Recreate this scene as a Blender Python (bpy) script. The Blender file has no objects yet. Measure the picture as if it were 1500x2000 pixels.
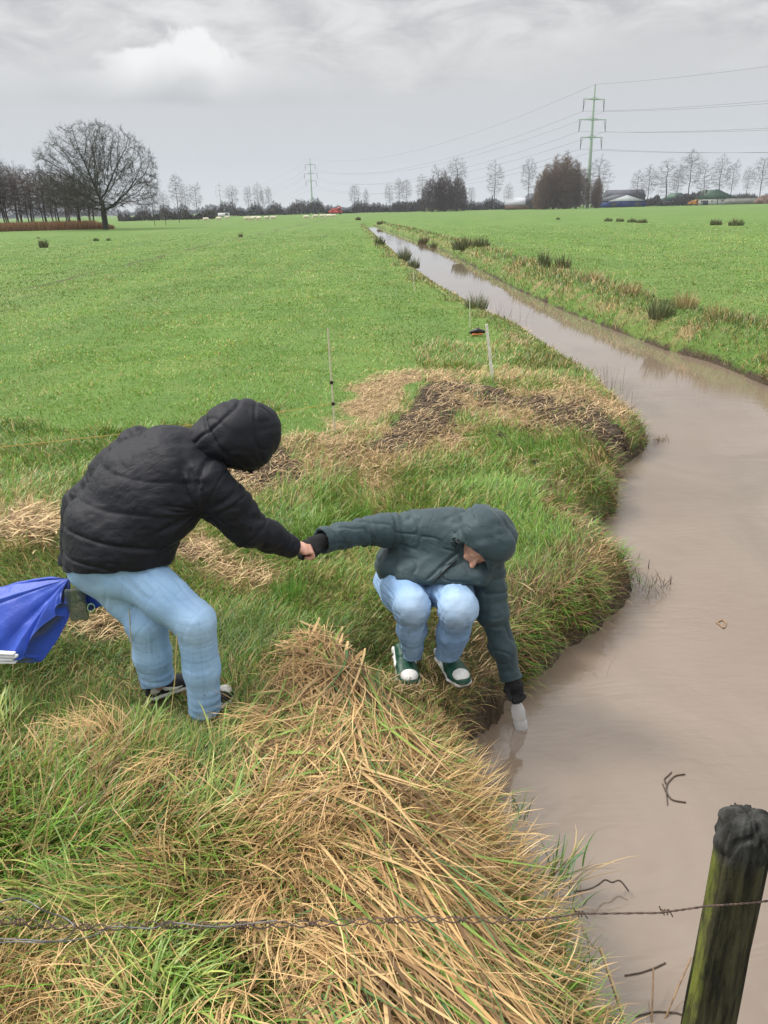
import bpy, math, random
import numpy as np
from mathutils import Matrix, Vector
rng = np.random.default_rng(7); random.seed(7)
SC = bpy.context.scene; COL = SC.collection
# ------------------------------------------------------------------ camera, sky, sun, exposure
F = 1500.; CH = 2.2; K = CH / 2.05; WZ = -0.375
RHO = math.radians(1.4); PIT = math.atan(593 * math.cos(RHO) / 1500)
FW = np.array([0, math.cos(PIT), -math.sin(PIT)]); _x = np.array([1., 0, 0]); _u = np.array([0, math.sin(PIT), math.cos(PIT)])
RT = math.cos(RHO) * _x - math.sin(RHO) * _u; UP = math.sin(RHO) * _x + math.cos(RHO) * _u
CP = np.array([0, 0, CH])
cam = bpy.data.objects.new('camera', bpy.data.cameras.new('camera')); COL.objects.link(cam)
cam.data.sensor_fit = 'VERTICAL'; cam.data.sensor_height = 36; cam.data.lens = 27
cam.data.clip_start = 0.05; cam.data.clip_end = 20000
cam.matrix_world = Matrix(((RT[0], UP[0], -FW[0], CP[0]), (RT[1], UP[1], -FW[1], CP[1]), (RT[2], UP[2], -FW[2], CP[2]), (0, 0, 0, 1)))
SC.camera = cam
SC.view_settings.view_transform = 'Standard'; SC.view_settings.look = 'None'; SC.view_settings.gamma = 1
SC.view_settings.exposure = 0.85
SUN_EL, SUN_AZ = math.radians(50), math.radians(-70)       # azimuth measured from +Y towards +X
sun = bpy.data.objects.new('sun', bpy.data.lights.new('sun', 'SUN')); COL.objects.link(sun)
sun.data.energy = 1.9; sun.data.angle = math.radians(14); sun.data.color = (1, .96, .9)
sd = Vector((math.sin(SUN_AZ) * math.cos(SUN_EL), math.cos(SUN_AZ) * math.cos(SUN_EL), math.sin(SUN_EL)))
sun.rotation_euler = sd.to_track_quat('Z', 'Y').to_euler()
SC.cycles.max_bounces = 6; SC.cycles.transparent_max_bounces = 12; SC.cycles.volume_bounces = 0
SC.cycles.volume_step_rate = 4

class NT:
    """tiny node builder"""
    def __init__(s, tree): s.t = tree; s.n = tree.nodes; s.l = tree.links
    def __call__(s, kind, ins=None, **kw):
        nd = s.n.new(kind)
        for k, v in kw.items(): setattr(nd, k, v)
        for k, v in (ins or {}).items():
            if isinstance(v, bpy.types.NodeSocket): s.l.new(v, nd.inputs[k])
            else: nd.inputs[k].default_value = v
        return nd
    def math(s, op, a, b=0., c=0.): return s('ShaderNodeMath', {0: a, 1: b, 2: c}, operation=op).outputs[0]
    def mix(s, f, a, b, bt='MIX'):
        nd = s('ShaderNodeMix', {0: f}, data_type='RGBA', blend_type=bt)
        for i, v in ((6, a), (7, b)):
            if isinstance(v, bpy.types.NodeSocket): s.l.new(v, nd.inputs[i])
            else: nd.inputs[i].default_value = (*v, 1) if len(v) == 3 else v
        return nd.outputs[2]
    def noise(s, sc, det=4, vec=None, rough=.5, dist=0.):
        d = {'Scale': sc, 'Detail': det, 'Roughness': rough, 'Distortion': dist}
        if vec is not None: d['Vector'] = vec
        return s('ShaderNodeTexNoise', d).outputs[0]
    def ramp(s, f, a, b, smooth=True):
        nd = s('ShaderNodeMapRange', {0: f, 1: a, 2: b}); nd.interpolation_type = 'SMOOTHSTEP' if smooth else 'LINEAR'
        return nd.outputs[0]
    def mapv(s, vec, scale=(1, 1, 1), rot=(0, 0, 0), loc=(0, 0, 0)):
        return s('ShaderNodeMapping', {'Vector': vec, 'Scale': scale, 'Rotation': rot, 'Location': loc}).outputs[0]

w = bpy.data.worlds.new('World'); SC.world = w; w.use_nodes = True
W = NT(w.node_tree); W.n.clear()
out = W('ShaderNodeOutputWorld')
sky = W('ShaderNodeTexSky', sky_type='NISHITA', sun_disc=False, sun_elevation=SUN_EL, sun_rotation=SUN_AZ)
tc = W('ShaderNodeTexCoord').outputs['Generated']
sep = W('ShaderNodeSeparateXYZ', {0: tc}).outputs
el = W.math('MULTIPLY', W.math('ARCSINE', sep[2]), 57.2958)
az = W.math('MULTIPLY', W.math('ARCTAN2', sep[0], sep[1]), 57.2958)
av = W('ShaderNodeCombineXYZ', {0: W.math('MULTIPLY', az, .05), 1: W.math('MULTIPLY', el, .13), 2: 0.}).outputs[0]
n1 = W.noise(1.3, 7, av, .55, .3)
n2 = W.noise(3.6, 8, W.mapv(av, loc=(3.1, 1.7, 0)), .6, .5)
n3 = W.noise(.7, 3, W.mapv(av, loc=(9.1, 4.7, 0)), .5)
# veil of high grey cloud, mottled; clearer and bluer low down
base = W.mix(W.ramp(el, 0., 9.), (.64, .69, .74), (.66, .66, .668))
base = W.mix(W.ramp(el, -.5, 3.5), (.74, .775, .80), base)
mott = W.mix(W.ramp(n2, .28, .72), (.56, .558, .57), (.87, .865, .855))
hi = W.math('MULTIPLY', W.ramp(W.math('ADD', el, W.math('MULTIPLY', W.math('SUBTRACT', n1, .5), 10.)), 6.0, 10.5), .9)
c = W.mix(hi, base, mott)
# darker rain-grey field upper right of the middle
dk = W.math('MULTIPLY', W.ramp(az, -2., 6.), W.math('MULTIPLY', W.ramp(n1, .44, .60), W.ramp(el, 7.5, 10.)))
c = W.mix(W.math('MULTIPLY', dk, .75), c, (.43, .435, .46))
# long flat-bottomed cumulus bank on the left
elb = W.math('ADD', el, W.math('MULTIPLY', W.math('SUBTRACT', n1, .5), 1.0))
lft = W.math('SUBTRACT', 1., W.ramp(az, -6., 4.))
cv = W('ShaderNodeCombineXYZ', {0: W.math('MULTIPLY', az, .19), 1: W.math('MULTIPLY', el, .27), 2: 4.}).outputs[0]
n4 = W.noise(1.0, 8, cv, .60, .25)
top = W.math('ADD', 8.7, W.math('MULTIPLY', W.math('SUBTRACT', n4, .5), 7.))
hump = W.math('MULTIPLY', W.math('EXPONENT', W.math('MULTIPLY', W.math('POWER', W.math('DIVIDE', W.math('ADD', az, 12.6), 3.6), 2.), -1.)), 1.7)
top = W.math('ADD', top, hump)
body = W.math('MULTIPLY', W.ramp(elb, 6.2, 7.0), W.math('SUBTRACT', 1., W.ramp(W.math('SUBTRACT', el, top), -.4, .4)))
body = W.math('MULTIPLY', body, lft)
shade = W.ramp(W.math('ADD', W.math('SUBTRACT', el, top), W.math('MULTIPLY', W.math('SUBTRACT', n4, .5), 9.)), -4.2, -.2)
shade = W.math('MULTIPLY', shade, W.math('MINIMUM', W.math('ADD', .42, W.math('MULTIPLY', hump, .62)), 1.1))
cum = W.mix(shade, (.50, .505, .525), (1.02, 1.02, 1.01))
c = W.mix(W.math('MULTIPLY', body, .88), c, cum)
# overcast sky is brighter overhead than at the horizon
zen = W('ShaderNodeMapRange', {0: el, 1: 9., 2: 55., 3: 1., 4: 3.1}, interpolation_type='SMOOTHSTEP').outputs[0]
bg1 = W('ShaderNodeBackground', {'Color': sky.outputs[0], 'Strength': .05})
zs = W.math('MULTIPLY', zen, .545)
bg2 = W('ShaderNodeBackground', {'Color': c, 'Strength': zs})
mx = W('ShaderNodeMixShader', {0: .93, 1: bg1.outputs[0], 2: bg2.outputs[0]})
W.l.new(mx.outputs[0], out.inputs[0])

# ------------------------------------------------------------------ projection helpers
def D(px, py): return FW + RT * (px - 750) / F + UP * (1000 - py) / F
def gpv(px, py, z=0.):
    d = FW[None] + RT[None] * ((px - 750) / F)[:, None] + UP[None] * ((1000 - py) / F)[:, None]; return CP + d * ((z - CH) / d[:, 2])[:, None]
def gp(px, py, z=0.):
    d = D(px, py); return CP + d * ((z - CH) / d[2])
def at(px, py, Y):                        # point of that viewing line at depth Y (metres north)
    d = D(px, py); return CP + d * (Y / d[1])
def A(px, py, Y): return at(px, py, Y * K)
def proj(P):
    v = P - CP; zc = np.maximum(v @ FW, .05)
    return 750 + F * (v @ RT) / zc, 1000 - F * (v @ UP) / zc

# ------------------------------------------------------------------ object helpers
def obj(name, me, mat=None, parent=None):
    o = bpy.data.objects.new(name, me); COL.objects.link(o)
    if mat is not None: me.materials.append(mat)
    if parent is not None: o.parent = parent
    return o
def empty(name, loc=(0, 0, 0)):
    o = bpy.data.objects.new(name, None); COL.objects.link(o); o.location = loc; o.empty_display_size = .1
    return o
def tag(o, label=None, cat=None, group=None, kind=None):
    for k, v in (('label', label), ('category', cat), ('group', group), ('kind', kind)):
        if v: o[k] = v
    return o
def copy_tree(o, parent=None, **kw):
    c = o.copy(); COL.objects.link(c); c.parent = parent
    for ch in list(o.children): copy_tree(ch, c)
    return c
def npmesh(name, V, T=None, Q=None, smooth=True, col=None, attrs=None):
    V = np.asarray(V, np.float32).reshape(-1, 3)
    me = bpy.data.meshes.new(name); me.vertices.add(len(V)); me.vertices.foreach_set('co', V.ravel())
    idx = []; st = []; tot = []; off = 0
    for A_, k in ((T, 3), (Q, 4)):
        if A_ is None or len(A_) == 0: continue
        A_ = np.asarray(A_, np.int32).reshape(-1, k)
        idx.append(A_.ravel()); st.append(off + np.arange(len(A_), dtype=np.int32) * k); tot.append(np.full(len(A_), k, np.int32)); off += A_.size
    idx = np.concatenate(idx); st = np.concatenate(st); tot = np.concatenate(tot)
    me.loops.add(len(idx)); me.loops.foreach_set('vertex_index', idx)
    me.polygons.add(len(st)); me.polygons.foreach_set('loop_start', st); me.polygons.foreach_set('loop_total', tot)
    if smooth: me.polygons.foreach_set('use_smooth', np.ones(len(st), bool))
    me.update(calc_edges=True)
    if col is not None:
        c = np.ones((len(V), 4), np.float32); c[:, :3] = col
        me.attributes.new('Col', 'FLOAT_COLOR', 'POINT').data.foreach_set('color', c.ravel())
    for k, v in (attrs or {}).items():
        me.attributes.new(k, 'FLOAT', 'POINT').data.foreach_set('value', np.asarray(v, np.float32))
    return me
def nrm(v): v = np.asarray(v, float); return v / (np.linalg.norm(v) + 1e-12)

def mat(name, col=(.5, .5, .5), rough=.6, spec=.5, metal=0.):
    m = bpy.data.materials.new(name); m.use_nodes = True
    b = m.node_tree.nodes['Principled BSDF']
    b.inputs['Base Color'].default_value = (*col, 1); b.inputs['Roughness'].default_value = rough
    b.inputs['Metallic'].default_value = metal; b.inputs['Specular IOR Level'].default_value = spec
    N = NT(m.node_tree); N.b = b; m_N[m.name] = N
    return m
m_N = {}
def nz(name, c1, c2, scale, rough=.6, bump=0., bscale=None, spec=.4, det=4, stretch=(1, 1, 1), dist=.01, metal=0.):
    """two-tone noisy principled material"""
    m = mat(name, c1, rough, spec, metal); N = m_N[m.name]; b = N.b
    t = N('ShaderNodeTexCoord').outputs['Object']; v = N.mapv(t, stretch)
    f = N.ramp(N.noise(scale, det, v), .3, .7)
    N.l.new(N.mix(f, c1, c2), b.inputs['Base Color'])
    if bump:
        h = N.noise(bscale or scale * 3, 4, v)
        N.l.new(N('ShaderNodeBump', {'Strength': bump, 'Distance': dist, 'Height': h}).outputs[0], b.inputs['Normal'])
    return m
def colmat(name, rough=.55, spec=.3, trans=.0, attr='Col'):
    m = mat(name, (.2, .3, .1), rough, spec); N = m_N[m.name]
    a = N('ShaderNodeAttribute', attribute_name=attr).outputs[0]
    N.l.new(a, N.b.inputs['Base Color'])
    if trans:
        tr = N('ShaderNodeBsdfTranslucent', {'Color': a}); mx = N('ShaderNodeMixShader', {0: trans, 1: N.b.outputs[0], 2: tr.outputs[0]})
        N.l.new(mx.outputs[0], N.n['Material Output'].inputs[0])
    return m

# numpy value noise
_lat = rng.random((64, 64, 64)).astype(np.float32)
def vnoise(P):
    P = np.asarray(P, np.float32); i = np.floor(P).astype(int); f = P - i; f = f * f * (3 - 2 * f); i &= 63; j = (i + 1) & 63
    x, y, z = f[..., 0], f[..., 1], f[..., 2]; L = _lat
    a = L[i[..., 0], i[..., 1], i[..., 2]] * (1 - x) + L[j[..., 0], i[..., 1], i[..., 2]] * x
    b = L[i[..., 0], j[..., 1], i[..., 2]] * (1 - x) + L[j[..., 0], j[..., 1], i[..., 2]] * x
    c_ = L[i[..., 0], i[..., 1], j[..., 2]] * (1 - x) + L[j[..., 0], i[..., 1], j[..., 2]] * x
    d = L[i[..., 0], j[..., 1], j[..., 2]] * (1 - x) + L[j[..., 0], j[..., 1], j[..., 2]] * x
    return (a * (1 - y) + b * y) * (1 - z) + (c_ * (1 - y) + d * y) * z
def fbm2(x, y, s, o=3, seed=0.):
    r = 0; a = 1; t = 0
    for k in range(o):
        r = r + a * vnoise(np.stack([x * s + 17.3 * k + seed, y * s + 9.1 * k + seed * 1.7, np.full_like(x, 3.3 * k + seed)], -1)); t += a; a *= .5; s *= 2.03
    return r / t - .5

# ------------------------------------------------------------------ water outline and terrain height
LPX = [(712, 441), (791, 516), (860, 572), (938, 618), (1028, 664), (1100, 718), (1185, 775), (1240, 838), (1272, 864), (1248, 890), (1212, 915),
       (1210, 955), (1206, 1002), (1178, 1026), (1146, 1052), (1160, 1085), (1205, 1112), (1238, 1152), (1195, 1212), (1105, 1272), (1040, 1322), (1005, 1365), (970, 1412), (912, 1462),
       (922, 1505), (930, 1550), (936, 1600), (955, 1680), (1000, 1760), (1042, 1850), (1082, 1925), (1120, 2000)]
RPX = [(1500, 755), (1400, 712), (1300, 684), (1206, 648), (1110, 611), (1012, 567), (864, 488), (728, 440)]
Lw = [gp(*p, WZ)[:2] for p in LPX]; Rw = [gp(*p, WZ)[:2] for p in RPX]
WP = np.array(Lw + [np.array(q) for q in ((.82, 1.2), (1.0, .5), (1.1, -1.5), (1.2, -6.), (7.5, -6.), (7.2, 2.), (6.6, 7.), (6.2, 9.5))] + Rw)
def water_sd(x, y):
    """signed distance to the water outline, negative in the water"""
    x = np.asarray(x, float); y = np.asarray(y, float)
    d2 = np.full(x.shape, 1e18); ins = np.zeros(x.shape, bool); n = len(WP)
    for k in range(n):
        a = WP[k]; b = WP[(k + 1) % n]; e = b - a
        t = np.clip(((x - a[0]) * e[0] + (y - a[1]) * e[1]) / (e @ e), 0, 1)
        d2 = np.minimum(d2, (x - a[0] - t * e[0]) ** 2 + (y - a[1] - t * e[1]) ** 2)
        if abs(e[1]) > 1e-9:
            c_ = (y >= min(a[1], b[1])) & (y < max(a[1], b[1])); xi = a[0] + (y - a[1]) / e[1] * e[0]
            ins ^= c_ & (x < xi)
    d = np.sqrt(d2); return np.where(ins, -d, d)
def blob(px, py, cx, cy, rx, ry, ang=0.):
    a = math.radians(ang); u = (px - cx) * math.cos(a) + (py - cy) * math.sin(a); v = -(px - cx) * math.sin(a) + (py - cy) * math.cos(a)
    return np.exp(-((u / rx) ** 2 + (v / ry) ** 2))
def ground_px(x, y):
    return proj(np.stack([x, y, np.zeros_like(x)], -1))
# patches laid out on the ground (centre in the survey photograph, then used as world positions)
TAN = [(60, 1075, 75, 60, -25, 1.), (150, 1010, 50, 30, -40, .9), (790, 762, 85, 26, -5, 1.), (740, 775, 35, 40, 0, .7), (640, 880, 140, 26, 0, .5), (860, 850, 60, 22, 25, .8), (880, 870, 60, 18, 20, .6),
       (390, 1075, 50, 36, 20, .9), (440, 1110, 50, 28, 20, .7), (1040, 770, 70, 30, 15, .5), (1000, 660, 50, 14, 15, .5), (700, 820, 60, 15, 0, .4), (1100, 960, 40, 90, -30, .45), (1170, 1090, 50, 60, -30, .45)]
DIRT = [(650, 925, 150, 20, -3, .9), (890, 800, 75, 20, -10, 1.), (960, 790, 40, 18, 0, .8), (1050, 790, 70, 20, 20, .6), (860, 845, 50, 16, 25, .7), (215, 1205, 70, 36, -10, 1.), (450, 1110, 70, 28, 20, .8),
        (500, 1190, 50, 14, 0, .5), (980, 850, 40, 10, 20, .5), (1060, 1250, 110, 30, -35, .6), (960, 1400, 60, 60, 0, 1.), (620, 945, 60, 14, 0, .6), (940, 710, 30, 10, 10, .4), (560, 1000, 60, 20, 0, .4), (1050, 900, 60, 12, 20, .4)]
def seg_d(x, y, a, b):
    a = np.array(a[:2]); e = np.array(b[:2]) - a; t = np.clip(((x - a[0]) * e[0] + (y - a[1]) * e[1]) / (e @ e), 0, 1)
    return np.hypot(x - a[0] - t * e[0], y - a[1] - t * e[1])
def path(px, py, pts, w):
    r = np.full(px.shape, 1e9)
    for a, b in zip(pts[:-1], pts[1:]):
        ex, ey = b[0] - a[0], b[1] - a[1]; t = np.clip(((px - a[0]) * ex + (py - a[1]) * ey) / (ex * ex + ey * ey), 0, 1)
        r = np.minimum(r, np.hypot(px - a[0] - t * ex, (py - a[1] - t * ey) * 1.5))
    return np.exp(-(r / w) ** 2)
RID_D = [(470, 935), (600, 912), (720, 920), (800, 862), (860, 808), (960, 796), (1060, 810), (1150, 812), (1225, 850)]
RID_T = [(530, 890), (650, 880), (735, 790), (840, 768), (920, 770), (1010, 770), (1110, 778), (1180, 800)]
STR_T = [(1010, 900), (1080, 985), (1150, 1050), (1205, 1110)]
SOI = [(150, 1225), (210, 1205), (262, 1200)], [(360, 1080), (430, 1110), (500, 1130)], [(930, 1400), (985, 1330), (1060, 1280), (1150, 1235)]
def zones(x, y, d=None):
    px, py = ground_px(x, y); ok = (y > .5)
    t = np.zeros_like(x); q = np.zeros_like(x)
    for b in TAN: t = np.maximum(t, b[5] * blob(px, py, *b[:5]))
    for b in DIRT: q = np.maximum(q, b[5] * blob(px, py, *b[:5]))
    t = np.maximum(t, np.maximum(.85 * path(px, py, RID_T, 62), .42 * path(px, py, STR_T, 34)))
    t = np.maximum(t, .6 * path(px, py, RID_D, 75)); q = np.maximum(q, .95 * path(px, py, RID_D, 48))
    for s_ in SOI: q = np.maximum(q, .7 * path(px, py, s_, 32)); t = np.maximum(t, .5 * path(px, py, s_, 50))
    t = np.clip(t * (1.0 + 3.2 * fbm2(x, y, 2.4, 3, 15.)), 0, 1); q = np.clip(q * (.95 + 3.6 * fbm2(x, y, 2.0, 3, 25.)), 0, 1)
    if d is not None:
        near = y < 14
        fl = [seg_d(x, y, gp(*a), gp(*b_)) for a, b_ in (((-60, 590), (420, 475)), ((420, 475), (640, 428)))]; fn = fbm2(x, y, .9, 2, 61.)
        q = np.maximum(q, .48 * np.exp(-(np.minimum(*fl) / (.10 + .008 * y)) ** 2) * (fn > -.12))
        q = np.maximum(q, np.where(d < .6, .9 * np.exp(-np.maximum(d, 0) / .10), 0) * np.where(near, 1, .7))
        t = np.maximum(t, np.where(d < 1.5, np.where(near, .22, .40) * np.exp(-((d - .35) / .35) ** 2), 0))
    return np.where(ok, t, 0), np.where(ok, q, 0)
STAND = [(*A(318, 1368, 2.95)[:2], .0), (*A(405, 1412, 2.78)[:2], .0), (*A(795, 1285, 3.28)[:2], WZ + .262), (*A(885, 1290, 3.26)[:2], WZ + .255)]
def H(x, y, d=None):
    x = np.asarray(x, float); y = np.asarray(y, float)
    if d is None: d = water_sd(x, y)
    r = np.hypot(x, y)
    n = fbm2(x, y, .5, 3) * .10 * np.clip(r / 8, .4, 1) + fbm2(x, y, 2.6, 3, 5.) * .05 * np.clip(14 / (r + 1), .2, 1)
    rb = (x > 3.2 - .02 * y) & (y > 5)                      # far bank is a gentler grass slope
    bw = np.where(rb, .24, np.where(y < 3.0, .10, .13))
    d = d + np.where(y > 3.05, np.clip(.10 * fbm2(x, y, 3.2, 3, 141.) + .07 * fbm2(x, y, 11., 2, 151.) - .004, -.07, .09), 0)
    up = 1 - np.exp(-np.maximum(d, 0) / bw)
    z = WZ - .02 + (-WZ + .02) * up + n * np.clip(d / .5, .1, 1) + np.where(rb, .20 * np.exp(-((d - .9) / .8) ** 2) + .08 * fbm2(x, y, 1.1, 2, 44.) * np.exp(-d / 2), 0) * np.clip(d / .4, 0, 1)
    px, py = ground_px(x, y); f = (y > .5)
    m = .16 * blob(px, py, 620, 900, 170, 45) + .17 * blob(px, py, 880, 800, 120, 45, -8) + .10 * blob(px, py, 1080, 790, 80, 35, 15) + .20 * blob(px, py, 40, 1090, 110, 90, -25) \
        + .10 * blob(px, py, 800, 760, 90, 30) - .10 * blob(px, py, 215, 1215, 70, 40) + .06 * blob(px, py, 700, 1500, 200, 160) + .08 * blob(px, py, 560, 1270, 90, 50) - .10 * blob(px, py, 840, 1300, 110, 70)
    z = z + np.where(f, m, 0) * np.clip(d / .5, 0, 1)
    for fx, fy, fz in STAND: w_ = np.exp(-((np.hypot(x - fx, y - fy)) / .26) ** 4); z = np.where(d > 0, z * (1 - w_) + fz * w_, z)
    # shallow furrow drain across the left meadow
    ins = WZ - .02 - np.clip(-d, 0, .5) * .9
    return np.where(d > 0, z, ins)

def ring_grid():
    rr = np.concatenate([np.geomspace(.5, 60, 560), np.geomspace(61, 6000, 120)])
    aa = np.radians(np.concatenate([np.linspace(-33, 33, 520), np.linspace(34, 326, 120)]))
    R_, T_ = np.meshgrid(rr, aa, indexing='ij'); x = R_ * np.sin(T_); y = R_ * np.cos(T_)
    V = np.stack([x.ravel(), y.ravel()], 1); V = np.vstack([V, [[0, 0]]])
    nr, na = len(rr), len(aa); i = np.arange(nr - 1)[:, None] * na; j = np.arange(na)[None, :]; j2 = (j + 1) % na
    Q = np.stack([i + j, i + na + j, i + na + j2, i + j2], -1).reshape(-1, 4)[:, ::-1]
    c = nr * na; T = np.stack([np.full(na, c), np.arange(na), (np.arange(na) + 1) % na], -1)[:, ::-1]
    return V, T, Q
V2, gT, gQ = ring_grid()
gd = water_sd(V2[:, 0], V2[:, 1]); gz = H(V2[:, 0], V2[:, 1], gd); zt, zq = zones(V2[:, 0], V2[:, 1], gd)

def ground_material():
    m = mat('meadow_ground', (.1, .16, .04), .85, .2); N = m_N[m.name]
    P = N('ShaderNodeNewGeometry').outputs['Position']
    P2 = N.mapv(P, (1, 1, .2))
    a = N.noise(.12, 4, P2); b_ = N.noise(2.2, 5, P2); c_ = N.noise(28., 4, P2, .7); d_ = N.noise(.6, 5, N.mapv(P, (1, .5, 1)))
    g = N.mix(N.ramp(b_, .3, .7), (.076, .150, .024), (.112, .195, .040))
    g = N.mix(N.ramp(a, .35, .65), g, N.mix(N.ramp(c_, .3, .7), (.100, .170, .034), (.138, .212, .054)))
    g = N.mix(N.math('MULTIPLY', N.ramp(d_, .56, .72), .45), g, (.20, .22, .07))
    stk = N.noise(1., 3, N.mapv(P, (.9, .045, 1), (0, 0, .03))); g = N.mix(N.math('MULTIPLY', N.ramp(stk, .42, .62), .28), g, (.055, .115, .022)); mot = N.noise(1.1, 4, P2, .6); g = N.mix(N.math('MULTIPLY', N.ramp(mot, .5, .7), .35), g, (.17, .21, .06))
    soil = N.mix(N.ramp(c_, .35, .65), (.035, .026, .018), (.085, .062, .038))
    tan = N.mix(N.ramp(c_, .35, .6), (.13, .09, .045), (.34, .25, .13))
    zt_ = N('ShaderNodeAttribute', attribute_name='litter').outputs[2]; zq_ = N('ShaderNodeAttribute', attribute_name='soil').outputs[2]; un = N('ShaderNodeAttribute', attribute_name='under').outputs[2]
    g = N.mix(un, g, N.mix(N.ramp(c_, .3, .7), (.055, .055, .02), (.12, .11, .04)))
    jig = N.math('MULTIPLY', N.math('SUBTRACT', b_, .5), .8)
    g = N.mix(N.ramp(N.math('ADD', zt_, jig), .25, .6), g, tan)
    g = N.mix(N.ramp(N.math('ADD', zq_, jig), .3, .6), g, soil)
    N.l.new(g, N.b.inputs['Base Color'])
    h = N.math('ADD', N.math('MULTIPLY', b_, .6), N.math('MULTIPLY', c_, .5))
    N.l.new(N('ShaderNodeBump', {'Strength': .7, 'Distance': .05, 'Height': h}).outputs[0], N.b.inputs['Normal'])
    return m
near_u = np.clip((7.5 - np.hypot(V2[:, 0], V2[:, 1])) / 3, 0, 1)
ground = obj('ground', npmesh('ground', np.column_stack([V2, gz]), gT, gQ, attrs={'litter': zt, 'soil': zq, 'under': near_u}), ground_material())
tag(ground, kind='structure')

# water: one flat sheet lying inside the ditch
def water_material():
    m = mat('ditch_water', (.27, .20, .13), .03, .5); N = m_N[m.name]; N.b.inputs['IOR'].default_value = 1.6
    P = N('ShaderNodeNewGeometry').outputs['Position']
    a = N.noise(.8, 4, N.mapv(P, (1, .6, 1)), .6, .8); b_ = N.noise(.25, 3, P)
    c_ = N.mix(N.ramp(a, .3, .7), (.158, .124, .092), (.212, .168, .126))
    N.l.new(N.mix(N.ramp(b_, .35, .7), c_, (.195, .145, .108)), N.b.inputs['Base Color'])
    r = N.noise(11., 4, N.mapv(P, (.5, 1.6, 1)), .6, .6); r2 = N.noise(2.2, 3, N.mapv(P, (.4, 1.2, 1)), .5, 1.)
    h = N.math('ADD', N.math('MULTIPLY', r, N.ramp(N.noise(.7, 2, P), .4, .65)), N.math('MULTIPLY', r2, 1.))
    yy_ = N('ShaderNodeSeparateXYZ', {0: P}).outputs[1]; st_ = N.math('ADD', .05, N.math('MULTIPLY', .42, N.math('SUBTRACT', 1., N.ramp(yy_, 3., 16.))))
    N.l.new(N('ShaderNodeBump', {'Strength': st_, 'Distance': .010, 'Height': h}).outputs[0], N.b.inputs['Normal'])
    return m
import mathutils.geometry as mg
# enlarge outline slightly so that it runs under the banks
import bmesh
bm = bmesh.new()
cen = []
n = len(WP)
for k in range(n):
    a, b, c2 = WP[k - 1], WP[k], WP[(k + 1) % n]
    t = nrm(nrm(b - a) + nrm(c2 - b)); nn = np.array([t[1], -t[0]])
    q = b + nn * .13
    if water_sd(np.array([q[0]]), np.array([q[1]]))[0] < 0: q = b - nn * .13
    bm.verts.new((q[0], q[1], WZ))
bm.faces.new(bm.verts); bmesh.ops.triangulate(bm, faces=bm.faces); bmesh.ops.recalc_face_normals(bm, faces=bm.faces)
for f_ in bm.faces:
    if f_.normal.z < 0: f_.normal_flip()
me = bpy.data.meshes.new('water'); bm.to_mesh(me); bm.free()
water = obj('water', me, water_material()); tag(water, kind='structure')
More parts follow.
